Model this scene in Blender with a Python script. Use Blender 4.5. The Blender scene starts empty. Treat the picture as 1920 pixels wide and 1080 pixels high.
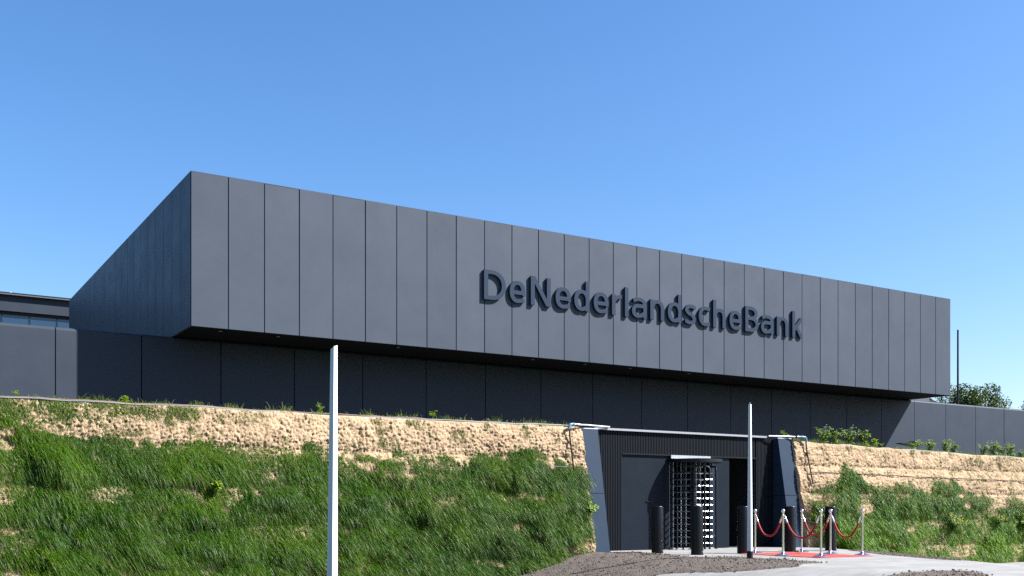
import bpy, math, random
import numpy as np
from mathutils import Vector

random.seed(7)
rng = np.random.default_rng(11)
R = math.radians
SC = bpy.context.scene
COL = SC.collection

# ------------------------------------------------------------------ camera
FPX = 1945.0            # focal length in photograph pixels (1920 wide)
HOR = 956.0             # horizon row in the photograph
EYE = 1.0               # eye height over the paving at the entrance
cam_d = bpy.data.cameras.new('camera')
cam_d.sensor_width = 36.0
cam_d.lens = FPX / 1920.0 * 36.0
cam_d.shift_y = (HOR - 540.0) / 1920.0
cam_d.clip_start = 0.1
cam_d.clip_end = 3000.0
cam = bpy.data.objects.new('camera', cam_d)
cam.location = (0, 0, EYE)
cam.rotation_euler = (R(90), 0, 0)
COL.objects.link(cam)
SC.camera = cam

# building axes: U runs along the facade, V runs into the building
_n = math.hypot(3156, 1945)
DX, DY = 3156 / _n, 1945 / _n
EX, EY = -DY, DX
RZ = math.atan2(DY, DX)

# ------------------------------------------------------------------ light
SUN_K, SUN_T = 1.58, 1.32      # drop and sideways run of shadows per metre of depth
sx, sy, sz = (-EX + DX * SUN_T), (-EY + DY * SUN_T), SUN_K
_l = math.sqrt(sx * sx + sy * sy + sz * sz)
SUN = Vector((sx / _l, sy / _l, sz / _l))
SUN_EL = math.asin(SUN.z)
SUN_AZ = math.atan2(SUN.x, SUN.y)          # clockwise from +Y

world = bpy.data.worlds.new('World')
SC.world = world
world.use_nodes = True
wn, wl = world.node_tree.nodes, world.node_tree.links
bg = wn['Background']
sky = wn.new('ShaderNodeTexSky')
sky.sky_type = 'NISHITA'
sky.sun_disc = False
sky.sun_elevation = SUN_EL
sky.sun_rotation = SUN_AZ
sky.altitude = 0.0
sky.air_density = 1.0
sky.dust_density = 1.0
sky.ozone_density = 5.0
hsv = wn.new('ShaderNodeHueSaturation')       # the clear deep blue of the day
hsv.inputs['Saturation'].default_value = 1.2
wl.new(sky.outputs[0], hsv.inputs['Color'])
tint = wn.new('ShaderNodeMix'); tint.data_type = 'RGBA'; tint.blend_type = 'MULTIPLY'
tint.inputs[0].default_value = 1.0
tint.inputs[7].default_value = (1.13, 1.01, 0.99, 1)
wl.new(hsv.outputs[0], tint.inputs[6])
wl.new(tint.outputs[2], bg.inputs['Color'])
bg.inputs['Strength'].default_value = 0.0605

sun_d = bpy.data.lights.new('sun', 'SUN')
sun_d.energy = 5.0
sun_d.angle = R(0.53)
sun_d.color = (1.0, 0.98, 0.95)
sun_o = bpy.data.objects.new('sun', sun_d)
sun_o.rotation_euler = SUN.to_track_quat('Z', 'Y').to_euler()
sun_o.location = (30, -10, 40)
COL.objects.link(sun_o)

SC.view_settings.view_transform = 'Standard'
SC.view_settings.look = 'None'
SC.view_settings.gamma = 1.0
SC.view_settings.use_curve_mapping = False
SC.view_settings.exposure = 1.9
SC.cycles.use_denoising = False
SC.cycles.max_bounces = 6
SC.cycles.diffuse_bounces = 2

# ------------------------------------------------------------------ placing helpers
def W(u, v, z=0.0):
    return Vector((DX * u + EX * v, DY * u + EY * v, z))

def PU(px, v):
    """u of the facade-parallel plane v seen at photograph column px"""
    r = (px - 960.0) / FPX
    return v * (r * EY - EX) / (DX - r * DY)

def ZAT(py, u, v):
    return EYE + (HOR - py) / FPX * (DY * u + EY * v)

def GP(px, py, z=0.0):
    """u, v of a level-z point seen at a photograph pixel below the horizon"""
    Y = FPX * (EYE - z) / (py - HOR)
    X = (px - 960.0) / FPX * Y
    return DX * X + DY * Y, EX * X + EY * Y

def proj(u, v, z):
    X, Y = DX * u + EX * v, DY * u + EY * v
    return 960 + FPX * X / Y, HOR - FPX * (z - EYE) / Y

# ------------------------------------------------------------------ noise
def _hash(ix, iy, seed):
    n = (ix.astype(np.int64) * 374761393 + iy.astype(np.int64) * 668265263 + seed * 1274126177) & 0x7fffffff
    n = ((n ^ (n >> 13)) * 1274126177) & 0x7fffffff
    return ((n ^ (n >> 16)) & 0xffff) / 65535.0

def vnoise(x, y, seed=0):
    x = np.asarray(x, float); y = np.asarray(y, float)
    ix, iy = np.floor(x), np.floor(y)
    fx, fy = x - ix, y - iy
    fx = fx * fx * (3 - 2 * fx); fy = fy * fy * (3 - 2 * fy)
    a, b = _hash(ix, iy, seed), _hash(ix + 1, iy, seed)
    c, d = _hash(ix, iy + 1, seed), _hash(ix + 1, iy + 1, seed)
    return (a * (1 - fx) + b * fx) * (1 - fy) + (c * (1 - fx) + d * fx) * fy

def fbm(x, y, seed=0, octv=4):
    s, a, t = 0.0, 0.5, 0.0
    for i in range(octv):
        s = s + a * vnoise(x * 2 ** i + 17.3 * i, y * 2 ** i - 9.1 * i, seed + i); t += a; a *= 0.5
    return s / t

def worley(x, y, seed=0):
    x = np.asarray(x, float); y = np.asarray(y, float)
    ix, iy = np.floor(x), np.floor(y)
    best = np.full(x.shape, 9.0)
    for a in (-1, 0, 1):
        for b in (-1, 0, 1):
            cx, cy = ix + a, iy + b
            px = cx + 0.15 + 0.7 * _hash(cx, cy, seed); py = cy + 0.15 + 0.7 * _hash(cx, cy, seed + 5)
            best = np.minimum(best, (px - x) ** 2 + (py - y) ** 2)
    return np.sqrt(best)

def sstep(a, b, x):
    t = np.clip((np.asarray(x, float) - a) / (b - a), 0, 1)
    return t * t * (3 - 2 * t)

# ------------------------------------------------------------------ materials
MATS = {}
TONE = 0.82            # overall reflectance level
def mat(name, col, rough=0.6, metal=0.0, spec=0.5, var=0.0, vscale=3.0, bump=0.0, bscale=60.0, rand=0.0, coat=0.0):
    if metal < 0.5: col = tuple(c * TONE for c in col)
    m = bpy.data.materials.new(name); m.use_nodes = True
    nt = m.node_tree; N, L = nt.nodes, nt.links
    b = N['Principled BSDF']
    b.inputs['Base Color'].default_value = (*col, 1)
    b.inputs['Roughness'].default_value = rough
    b.inputs['Metallic'].default_value = metal
    b.inputs['Specular IOR Level'].default_value = spec
    b.inputs['Coat Weight'].default_value = coat
    geo = N.new('ShaderNodeNewGeometry')
    src = None
    if var > 0 or rand > 0:
        rgb = N.new('ShaderNodeRGB'); rgb.outputs[0].default_value = (*col, 1)
        src = rgb.outputs[0]
    if var > 0:
        no = N.new('ShaderNodeTexNoise'); no.inputs['Scale'].default_value = vscale; no.inputs['Detail'].default_value = 6
        no.inputs['Roughness'].default_value = 0.65
        L.new(geo.outputs['Position'], no.inputs['Vector'])
        mr = N.new('ShaderNodeMapRange'); mr.inputs[1].default_value = 0.25; mr.inputs[2].default_value = 0.75
        mr.inputs[3].default_value = 1 - var; mr.inputs[4].default_value = 1 + var
        L.new(no.outputs['Fac'], mr.inputs[0])
        hv = N.new('ShaderNodeVectorMath'); hv.operation = 'SCALE'
        L.new(src, hv.inputs[0]); L.new(mr.outputs[0], hv.inputs['Scale'])
        src = hv.outputs[0]
        m2 = N.new('ShaderNodeMapRange'); m2.inputs[1].default_value = 0.25; m2.inputs[2].default_value = 0.75
        m2.inputs[3].default_value = max(0.02, rough - 0.06); m2.inputs[4].default_value = min(1, rough + 0.06)
        L.new(no.outputs['Fac'], m2.inputs[0]); L.new(m2.outputs[0], b.inputs['Roughness'])
    if rand > 0:
        oi = N.new('ShaderNodeObjectInfo')
        m3 = N.new('ShaderNodeMapRange'); m3.inputs[3].default_value = 1 - rand; m3.inputs[4].default_value = 1 + rand
        L.new(oi.outputs['Random'], m3.inputs[0])
        h2 = N.new('ShaderNodeVectorMath'); h2.operation = 'SCALE'
        L.new(src, h2.inputs[0]); L.new(m3.outputs[0], h2.inputs['Scale'])
        src = h2.outputs[0]
    if src is not None:
        L.new(src, b.inputs['Base Color'])
    if bump > 0:
        nb = N.new('ShaderNodeTexNoise'); nb.inputs['Scale'].default_value = bscale; nb.inputs['Detail'].default_value = 5
        L.new(geo.outputs['Position'], nb.inputs['Vector'])
        bp = N.new('ShaderNodeBump'); bp.inputs['Strength'].default_value = bump; bp.inputs['Distance'].default_value = 0.02
        L.new(nb.outputs['Fac'], bp.inputs['Height']); L.new(bp.outputs['Normal'], b.inputs['Normal'])
    MATS[name] = m
    return m

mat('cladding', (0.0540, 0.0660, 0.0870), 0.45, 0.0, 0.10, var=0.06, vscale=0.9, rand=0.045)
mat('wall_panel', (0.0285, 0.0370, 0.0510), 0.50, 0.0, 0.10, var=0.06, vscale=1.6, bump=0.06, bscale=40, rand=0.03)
mat('joint', (0.006, 0.006, 0.007), 0.8)
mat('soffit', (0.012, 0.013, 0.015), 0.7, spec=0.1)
mat('letter', (0.0150, 0.0280, 0.0520), 0.5, spec=0.1)
mat('portal_panel', (0.0165, 0.0300, 0.0520), 0.5, spec=0.08, var=0.05, vscale=2.0)
mat('rib', (0.0080, 0.0105, 0.0150), 0.5, spec=0.10)
mat('door_panel', (0.0060, 0.0105, 0.0170), 0.5, spec=0.08, var=0.05, vscale=2.0)
mat('aluminium', (0.22, 0.23, 0.25), 0.5, 0.6)
mat('galvanised', (0.38, 0.40, 0.43), 0.38, 0.7, var=0.1, vscale=8)
mat('black_steel', (0.008, 0.010, 0.014), 0.4, spec=0.2)
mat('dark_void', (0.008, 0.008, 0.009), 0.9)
mat('bollard', (0.004, 0.004, 0.005), 0.34, spec=0.2)
mat('chrome', (0.72, 0.70, 0.68), 0.16, 1.0)
mat('velvet', (0.26, 0.004, 0.008), 0.8)
mat('carpet', (0.40, 0.030, 0.024), 0.95, var=0.08, vscale=25, bump=0.2, bscale=250)
mat('pole_paint', (0.58, 0.60, 0.63), 0.4, var=0.03, vscale=6)
mat('white_pipe', (0.45, 0.46, 0.48), 0.35)
mat('black_pipe', (0.008, 0.009, 0.011), 0.6, spec=0.15)
mat('blue_fitting', (0.06, 0.17, 0.28), 0.4)
mat('brown_hose', (0.13, 0.075, 0.055), 0.7, var=0.15, vscale=5)
mat('grey_edge', (0.10, 0.105, 0.115), 0.7, var=0.2, vscale=6)
mat('bark', (0.10, 0.075, 0.05), 0.9, var=0.2, vscale=5)
mat('stem', (0.06, 0.12, 0.02), 0.7)
mat('flower_yellow', (0.50, 0.40, 0.02), 0.6)
mat('flower_white', (0.36, 0.38, 0.33), 0.6)
mat('roof_metal', (0.09, 0.10, 0.11), 0.5, spec=0.15)
mat('bronze_sheet', (0.11, 0.115, 0.125), 0.5)

def glass():
    m = bpy.data.materials.new('window_glass'); m.use_nodes = True
    b = m.node_tree.nodes['Principled BSDF']
    b.inputs['Base Color'].default_value = (0.012, 0.030, 0.060, 1)
    b.inputs['Roughness'].default_value = 0.05
    b.inputs['Specular IOR Level'].default_value = 0.6
    MATS['window_glass'] = m
glass()

def foliage(name, attr=True, col=(0.05, 0.10, 0.02), rough=0.45, trans=0.3, rand=0.0):
    m = bpy.data.materials.new(name); m.use_nodes = True
    nt = m.node_tree; N, L = nt.nodes, nt.links
    b = N['Principled BSDF']; out = N['Material Output']
    b.inputs['Roughness'].default_value = rough
    b.inputs['Specular IOR Level'].default_value = 0.18
    tr = N.new('ShaderNodeBsdfTranslucent')
    mx = N.new('ShaderNodeMixShader'); mx.inputs[0].default_value = trans
    if attr:
        a = N.new('ShaderNodeAttribute'); a.attribute_name = 'col'
        src = a.outputs['Color']
    else:
        c = N.new('ShaderNodeRGB'); c.outputs[0].default_value = (*col, 1); src = c.outputs[0]
    L.new(src, b.inputs['Base Color'])
    g = N.new('ShaderNodeMix'); g.data_type = 'RGBA'; g.blend_type = 'MULTIPLY'
    g.inputs[0].default_value = 1.0
    g.inputs[7].default_value = (1.25, 1.35, 0.55, 1)
    L.new(src, g.inputs[6]); L.new(g.outputs[2], tr.inputs['Color'])
    L.new(b.outputs[0], mx.inputs[1]); L.new(tr.outputs[0], mx.inputs[2]); L.new(mx.outputs[0], out.inputs['Surface'])
    MATS[name] = m
foliage('grass_blade', True, rough=0.42, trans=0.30)
foliage('leaf', True, rough=0.45, trans=0.35)
foliage('tree_leaf', True, rough=0.5, trans=0.25)

def ground_mats():
    def base(name):
        m = bpy.data.materials.new(name); m.use_nodes = True
        MATS[name] = m
        return m.node_tree.nodes, m.node_tree.links
    # clay wall
    N, L = base('clay'); b = N['Principled BSDF']; b.inputs['Roughness'].default_value = 0.95
    b.inputs['Specular IOR Level'].default_value = 0.1
    geo = N.new('ShaderNodeNewGeometry')
    n1 = N.new('ShaderNodeTexNoise'); n1.inputs['Scale'].default_value = 9; n1.inputs['Detail'].default_value = 8
    n2 = N.new('ShaderNodeTexNoise'); n2.inputs['Scale'].default_value = 0.9; n2.inputs['Detail'].default_value = 4
    L.new(geo.outputs['Position'], n1.inputs['Vector']); L.new(geo.outputs['Position'], n2.inputs['Vector'])
    cr = N.new('ShaderNodeValToRGB')
    cr.color_ramp.elements[0].position = 0.3; cr.color_ramp.elements[0].color = (0.27, 0.188, 0.115, 1)
    cr.color_ramp.elements[1].position = 0.7; cr.color_ramp.elements[1].color = (0.40, 0.295, 0.190, 1)
    L.new(n1.outputs['Fac'], cr.inputs[0])
    mr = N.new('ShaderNodeMapRange'); mr.inputs[1].default_value = 0.3; mr.inputs[2].default_value = 0.7
    mr.inputs[3].default_value = 0.88; mr.inputs[4].default_value = 1.1
    L.new(n2.outputs['Fac'], mr.inputs[0])
    sc = N.new('ShaderNodeVectorMath'); sc.operation = 'SCALE'
    L.new(cr.outputs[0], sc.inputs[0]); L.new(mr.outputs[0], sc.inputs['Scale']); L.new(sc.outputs[0], b.inputs['Base Color'])
    nb = N.new('ShaderNodeTexNoise'); nb.inputs['Scale'].default_value = 55; nb.inputs['Detail'].default_value = 6
    L.new(geo.outputs['Position'], nb.inputs['Vector'])
    bp = N.new('ShaderNodeBump'); bp.inputs['Strength'].default_value = 0.7; bp.inputs['Distance'].default_value = 0.03
    L.new(nb.outputs['Fac'], bp.inputs['Height']); L.new(bp.outputs['Normal'], b.inputs['Normal'])
    # dug soil
    N, L = base('soil'); b = N['Principled BSDF']; b.inputs['Roughness'].default_value = 0.95
    b.inputs['Specular IOR Level'].default_value = 0.15
    geo = N.new('ShaderNodeNewGeometry')
    n1 = N.new('ShaderNodeTexNoise'); n1.inputs['Scale'].default_value = 6; n1.inputs['Detail'].default_value = 9; n1.inputs['Roughness'].default_value = 0.7
    L.new(geo.outputs['Position'], n1.inputs['Vector'])
    cr = N.new('ShaderNodeValToRGB')
    cr.color_ramp.elements[0].position = 0.3; cr.color_ramp.elements[0].color = (0.070, 0.057, 0.048, 1)
    cr.color_ramp.elements[1].position = 0.75; cr.color_ramp.elements[1].color = (0.140, 0.120, 0.104, 1)
    L.new(n1.outputs['Fac'], cr.inputs[0])
    ds = N.new('ShaderNodeVectorMath'); ds.operation = 'DISTANCE'; ds.inputs[1].default_value = (6.0, 20.0, 0.0)
    L.new(geo.outputs['Position'], ds.inputs[0])
    fm = N.new('ShaderNodeMapRange'); fm.inputs[1].default_value = 9.5; fm.inputs[2].default_value = 13.0
    L.new(ds.outputs['Value'], fm.inputs[0])
    gx = N.new('ShaderNodeMix'); gx.data_type = 'RGBA'; gx.inputs[7].default_value = (0.024, 0.042, 0.011, 1)
    L.new(fm.outputs[0], gx.inputs[0]); L.new(cr.outputs[0], gx.inputs[6]); L.new(gx.outputs[2], b.inputs['Base Color'])
    nb = N.new('ShaderNodeTexNoise'); nb.inputs['Scale'].default_value = 30; nb.inputs['Detail'].default_value = 8
    L.new(geo.outputs['Position'], nb.inputs['Vector'])
    bp = N.new('ShaderNodeBump'); bp.inputs['Strength'].default_value = 0.9; bp.inputs['Distance'].default_value = 0.05
    L.new(nb.outputs['Fac'], bp.inputs['Height']); L.new(bp.outputs['Normal'], b.inputs['Normal'])
    # pale concrete pavers
    N, L = base('paving'); b = N['Principled BSDF']; b.inputs['Roughness'].default_value = 0.85
    tc = N.new('ShaderNodeTexCoord')
    br = N.new('ShaderNodeTexBrick')
    br.inputs['Scale'].default_value = 1.0
    br.inputs['Brick Width'].default_value = 0.6; br.inputs['Row Height'].default_value = 0.3
    br.inputs['Mortar Size'].default_value = 0.004
    br.inputs['Color1'].default_value = (0.215, 0.215, 0.212, 1)
    br.inputs['Color2'].default_value = (0.190, 0.190, 0.187, 1)
    br.inputs['Mortar'].default_value = (0.11, 0.108, 0.10, 1)
    L.new(tc.outputs['Object'], br.inputs['Vector'])
    n1 = N.new('ShaderNodeTexNoise'); n1.inputs['Scale'].default_value = 1.3; n1.inputs['Detail'].default_value = 8; n1.inputs['Roughness'].default_value = 0.7
    L.new(tc.outputs['Object'], n1.inputs['Vector'])
    cr = N.new('ShaderNodeValToRGB')
    cr.color_ramp.elements[0].position = 0.36; cr.color_ramp.elements[0].color = (0.80, 0.77, 0.72, 1)
    cr.color_ramp.elements[1].position = 0.60; cr.color_ramp.elements[1].color = (1.03, 1.03, 1.03, 1)
    L.new(n1.outputs['Fac'], cr.inputs[0])
    mx = N.new('ShaderNodeMix'); mx.data_type = 'RGBA'; mx.blend_type = 'MULTIPLY'; mx.inputs[0].default_value = 1
    L.new(br.outputs['Color'], mx.inputs[6]); L.new(cr.outputs[0], mx.inputs[7]); L.new(mx.outputs[2], b.inputs['Base Color'])
    # terrace gravelly soil
    N, L = base('terrace_soil'); b = N['Principled BSDF']; b.inputs['Roughness'].default_value = 0.95
    geo = N.new('ShaderNodeNewGeometry')
    n1 = N.new('ShaderNodeTexNoise'); n1.inputs['Scale'].default_value = 3; n1.inputs['Detail'].default_value = 8
    L.new(geo.outputs['Position'], n1.inputs['Vector'])
    cr = N.new('ShaderNodeValToRGB')
    cr.color_ramp.elements[0].position = 0.35; cr.color_ramp.elements[0].color = (0.022, 0.032, 0.012, 1)
    cr.color_ramp.elements[1].position = 0.65; cr.color_ramp.elements[1].color = (0.060, 0.053, 0.042, 1)
    L.new(n1.outputs['Fac'], cr.inputs[0]); L.new(cr.outputs[0], b.inputs['Base Color'])
ground_mats()
for _k in ('clay', 'soil', 'paving', 'terrace_soil'):
    for _nd in MATS[_k].node_tree.nodes:
        if _nd.type == 'VALTORGB' and not (_k == 'paving'):
            for _e in _nd.color_ramp.elements: _e.color = [c * TONE for c in _e.color[:3]] + [1]
        if _nd.type == 'TEX_BRICK':
            for _i in ('Color1', 'Color2', 'Mortar'): _nd.inputs[_i].default_value = [c * TONE for c in _nd.inputs[_i].default_value[:3]] + [1]

# ------------------------------------------------------------------ mesh helpers (all coordinates are u, v, z)
class MB:
    def __init__(s): s.v, s.f = [], []
    def add(s, vs, fs):
        o = len(s.v); s.v += [tuple(p) for p in vs]; s.f += [tuple(i + o for i in f) for f in fs]; return s
    def box(s, u0, u1, v0, v1, z0, z1):
        return s.add([(u0, v0, z0), (u1, v0, z0), (u1, v1, z0), (u0, v1, z0), (u0, v0, z1), (u1, v0, z1), (u1, v1, z1), (u0, v1, z1)],
                     [(0, 3, 2, 1), (4, 5, 6, 7), (0, 1, 5, 4), (1, 2, 6, 5), (2, 3, 7, 6), (3, 0, 4, 7)])
    def lathe(s, prof, c=(0, 0, 0), n=20):
        """prof: list of (radius, z) from bottom to top"""
        vs, fs = [], []
        for r, z in prof:
            for k in range(n):
                a = 2 * math.pi * k / n
                vs.append((c[0] + r * math.cos(a), c[1] + r * math.sin(a), c[2] + z))
        m = len(prof)
        for i in range(m - 1):
            for k in range(n):
                k2 = (k + 1) % n
                fs.append((i * n + k, i * n + k2, (i + 1) * n + k2, (i + 1) * n + k))
        fs.append(tuple(range(n))[::-1]); fs.append(tuple((m - 1) * n + k for k in range(n)))
        return s.add(vs, fs)
    def tube(s, pts, r, n=8, cap=True):
        pts = [Vector(p) for p in pts]
        rs = r if isinstance(r, (list, tuple)) else [r] * len(pts)
        vs, fs = [], []
        up = None
        for i, p in enumerate(pts):
            t = (pts[min(i + 1, len(pts) - 1)] - pts[max(i - 1, 0)]).normalized()
            if up is None:
                ref = Vector((0, 0, 1)) if abs(t.z) < 0.9 else Vector((1, 0, 0))
                a = t.cross(ref).normalized()
            else:
                a = (up - t * up.dot(t)).normalized()
            up = a
            b = t.cross(a)
            for k in range(n):
                w = 2 * math.pi * k / n
                q = p + (a * math.cos(w) + b * math.sin(w)) * rs[i]
                vs.append(tuple(q))
        for i in range(len(pts) - 1):
            for k in range(n):
                k2 = (k + 1) % n
                fs.append((i * n + k, (i + 1) * n + k, (i + 1) * n + k2, i * n + k2))
        if cap:
            fs.append(tuple(range(n))); fs.append(tuple((len(pts) - 1) * n + k for k in range(n))[::-1])
        return s.add(vs, fs)
    def mesh(s, name, org=(0, 0, 0), smooth=None):
        me = bpy.data.meshes.new(name)
        o = org
        me.from_pydata([(p[0] - o[0], p[1] - o[1], p[2] - o[2]) for p in s.v], [], s.f)
        me.update()
        if smooth:
            me.polygons.foreach_set('use_smooth', [True] * len(me.polygons))
            me.set_sharp_from_angle(angle=R(smooth))
        return me

ORG = {}
def tag(o, label=None, cat=None, group=None, kind=None):
    if label: o['label'] = label
    if cat: o['category'] = cat
    if group: o['group'] = group
    if kind: o['kind'] = kind
    return o

def thing(name, org, label, cat, group=None, rot=0.0):
    """an Empty at the thing's base; its children use u, v, z"""
    o = bpy.data.objects.new(name, None)
    COL.objects.link(o)
    o.empty_display_size = 0.2
    o.location = W(*org); o.rotation_euler = (0, 0, RZ + rot)
    ORG[o] = tuple(org)
    return tag(o, label, cat, group)

def place(name, me, m, parent=None, loc=None):
    o = bpy.data.objects.new(name, me)
    COL.objects.link(o)
    if m is not None and not me.materials: me.materials.append(MATS[m])
    if parent is not None:
        o.parent = parent
        if loc is not None: o.location = loc
    return o

def part(name, mb, m, parent, smooth=None):
    """geometry given in absolute u, v, z"""
    top = parent
    while top.parent is not None: top = top.parent
    return place(name, mb.mesh(name, ORG[top], smooth), m, parent)

def top_mesh(name, mb, m, org=(0, 0, 0), smooth=None):
    o = place(name, mb.mesh(name, org, smooth), m)
    o.location = W(*org); o.rotation_euler = (0, 0, RZ)
    ORG[o] = tuple(org)
    return o

def np_mesh(name, verts, faces_flat, sizes, col=None, smooth=False):
    me = bpy.data.meshes.new(name)
    me.vertices.add(len(verts)); me.vertices.foreach_set('co', np.asarray(verts, np.float32).ravel())
    me.loops.add(len(faces_flat)); me.loops.foreach_set('vertex_index', np.asarray(faces_flat, np.int32))
    sizes = np.asarray(sizes, np.int32)
    starts = np.concatenate([[0], np.cumsum(sizes)[:-1]]).astype(np.int32)
    me.polygons.add(len(sizes)); me.polygons.foreach_set('loop_start', starts)
    me.update(calc_edges=True)
    if smooth: me.polygons.foreach_set('use_smooth', np.ones(len(sizes), bool))
    if col is not None:
        a = me.color_attributes.new('col', 'FLOAT_COLOR', 'POINT')
        c4 = np.ones((len(verts), 4), np.float32); c4[:, :3] = np.asarray(col) * TONE
        a.data.foreach_set('color', c4.ravel())
    me.validate()
    return me

def grid_mesh(name, P, smooth=True):
    """P: array (rows, cols, 3)"""
    h, w = P.shape[:2]
    idx = np.arange(h * w).reshape(h, w)
    q = np.stack([idx[:-1, :-1], idx[:-1, 1:], idx[1:, 1:], idx[1:, :-1]], -1).reshape(-1, 4)
    return np_mesh(name, P.reshape(-1, 3), q.ravel(), np.full(len(q), 4), smooth=smooth)

# ------------------------------------------------------------------ main dimensions
WALL_V = 20.07            # top edge of the planted earth wall
TOPZ = 2.95
BAT = 0.167               # batter of the earth wall per metre of height
RIB_V = 20.24             # upright ribbed wall of the entrance
FV = 27.88                # upper volume, front face
FU0, FU1 = 7.18, 39.18
FZ0, FZ1 = 5.88, 9.98
LV = FV + 1.92            # lower wall

# ------------------------------------------------------------------ ground
def terrain(u, v):
    u = np.asarray(u, float); v = np.asarray(v, float)
    zl = -0.65 * sstep(14.3, 10.5, u)
    q = u - 0.5 * (v - 18.9)
    zr = -0.62 * sstep(20.5, 29.0, q)
    return zl + zr

def soil_mask(u, v):
    """1 where loose soil covers the paving"""
    z = terrain(u, v)
    Y = np.maximum(DY * u + EY * v, 4.0)
    px = 960 + FPX * (DX * u + EX * v) / Y
    py = HOR - FPX * (z - EYE) / Y
    wob = (fbm(u * 1.3, v * 1.3, 3, 4) - 0.5)
    px = px + wob * 60; py = py + wob * 5
    top = np.interp(px, [1185, 1250, 1300, 1400, 1480, 1548], [1034.5, 1040, 1044, 1045.5, 1048.5, 1055])
    bot = np.interp(px, [1150, 1240, 1340, 1420, 1500, 1548], [1100, 1079, 1073.5, 1068.5, 1062, 1055])
    a = ((py > top) & (py < bot) & (px < 1548)) | (px < 1185)
    b = (py < np.interp(px, [1600, 1650, 1700, 1760, 1830, 1900, 2200], [1034, 1040, 1044.5, 1049.5, 1052.5, 1052, 1053])) & (px > 1600) & (v > 13)
    c = (py > np.interp(px, [1630, 1690, 1745, 1810, 1850, 1885], [1084, 1075, 1069, 1068.5, 1076, 1090])) & (px > 1630) & (px < 1885)
    far = (u < 9) | (v < 5) | (u > 36)
    port = (v > 19.4) & (u > 14.9) & (u < 20.7)
    return ((a | b | c | far) & ~port).astype(float)

def axis(lo, hi, step, ext):
    mid = np.arange(lo, hi + 1e-6, step)
    out, s, x = [], step, hi
    while x < ext:
        s *= 1.35; x += s; out.append(x)
    left, s, x = [], step, lo
    while x > -ext:
        s *= 1.35; x -= s; left.append(x)
    return np.array(left[::-1] + list(mid) + out)

ua = axis(8.0, 32.0, 0.075, 900); va = axis(8.0, 20.6, 0.075, 900)
U, V = np.meshgrid(ua, va)
Z = terrain(U, V)
mk = soil_mask(U, V)
for _ in range(3):      # soften the spread of the soil a little
    k = mk.copy()
    k[1:-1, 1:-1] = (mk[1:-1, 1:-1] * 2 + mk[:-2, 1:-1] + mk[2:, 1:-1] + mk[1:-1, :-2] + mk[1:-1, 2:]) / 6
    mk = k
lump = (fbm(U * 2.2, V * 2.2, 21, 3) - 0.5) * 0.03 + (fbm(U * 7, V * 7, 31, 3) - 0.5) * 0.028
lump = np.where((np.abs(U - 20) > 30) | (np.abs(V - 14) > 30), 0, lump)
Zs = Z - 0.05 + mk * (0.062 + np.maximum(lump, -0.006)) 
inside = (V > 20.4) 
Zs = np.where(inside & (V < 200), np.minimum(Zs, Z - 0.06), Zs)
XY = np.stack([U, V, Zs], -1)
g = place('ground', grid_mesh('ground', XY), 'soil'); g.rotation_euler = (0, 0, RZ); tag(g, kind='structure')

pu, pv = np.arange(9.0, 36.01, 0.3), np.arange(5.0, 22.61, 0.3)
U, V = np.meshgrid(pu, pv)
path = place('path', grid_mesh('path', np.stack([U, V, terrain(U, V)], -1)), 'paving')
path.rotation_euler = (0, 0, RZ); tag(path, 'pale concrete paved path in front of the entrance', kind='structure')

def soil_height(u, v):
    i = np.array([u]); j = np.array([v])
    return float(terrain(i, j)[0] + 0.018)

# loose clods lying on the soil
def clods(n):
    base = np.array([(1, 0, 0), (-1, 0, 0), (0, 1, 0), (0, -1, 0), (0, 0, 1), (0, 0, -1)], float)
    tri = np.array([(0, 2, 4), (2, 1, 4), (1, 3, 4), (3, 0, 4), (2, 0, 5), (1, 2, 5), (3, 1, 5), (0, 3, 5)])
    uu = rng.uniform(9.5, 31, n * 4); vv = rng.uniform(9, 19.4, n * 4)
    ok = soil_mask(uu, vv) > 0.5
    uu, vv = uu[ok][:n], vv[ok][:n]
    n = len(uu)
    s = np.minimum(rng.lognormal(-4.35, 0.45, n), 0.035)
    zz = terrain(uu, vv) + 0.016
    P = base[None] * s[:, None, None] * rng.uniform(0.6, 1.3, (n, 6, 3))
    P[:, :, 2] *= 0.7
    P += np.stack([uu, vv, zz], -1)[:, None, :]
    F = (tri[None] + (np.arange(n) * 6)[:, None, None]).reshape(-1, 3)
    o = place('soil_clods', np_mesh('soil_clods', P.reshape(-1, 3), F.ravel(), np.full(len(F), 3)), 'soil')
    o.rotation_euler = (0, 0, RZ)
    tag(o, 'loose brown soil clods scattered over the dug ground', 'soil', kind='stuff')
clods(7000)

# dark edging at the far right of the path
e = MB()
pts = []
for px, py in ((1850, 1051.5), (1890, 1053), (1930, 1054.5), (1990, 1057)):
    zz = -0.45
    uu, vv = GP(px, py, zz)
    pts.append((uu, vv, float(terrain(np.array([uu]), np.array([vv]))[0]) + 0.02))
e.tube(pts, 0.035, 6)
o = top_mesh('path_edging', e, 'black_steel', smooth=40); tag(o, 'dark edging strip along the path at the far right', kind='structure')

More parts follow.
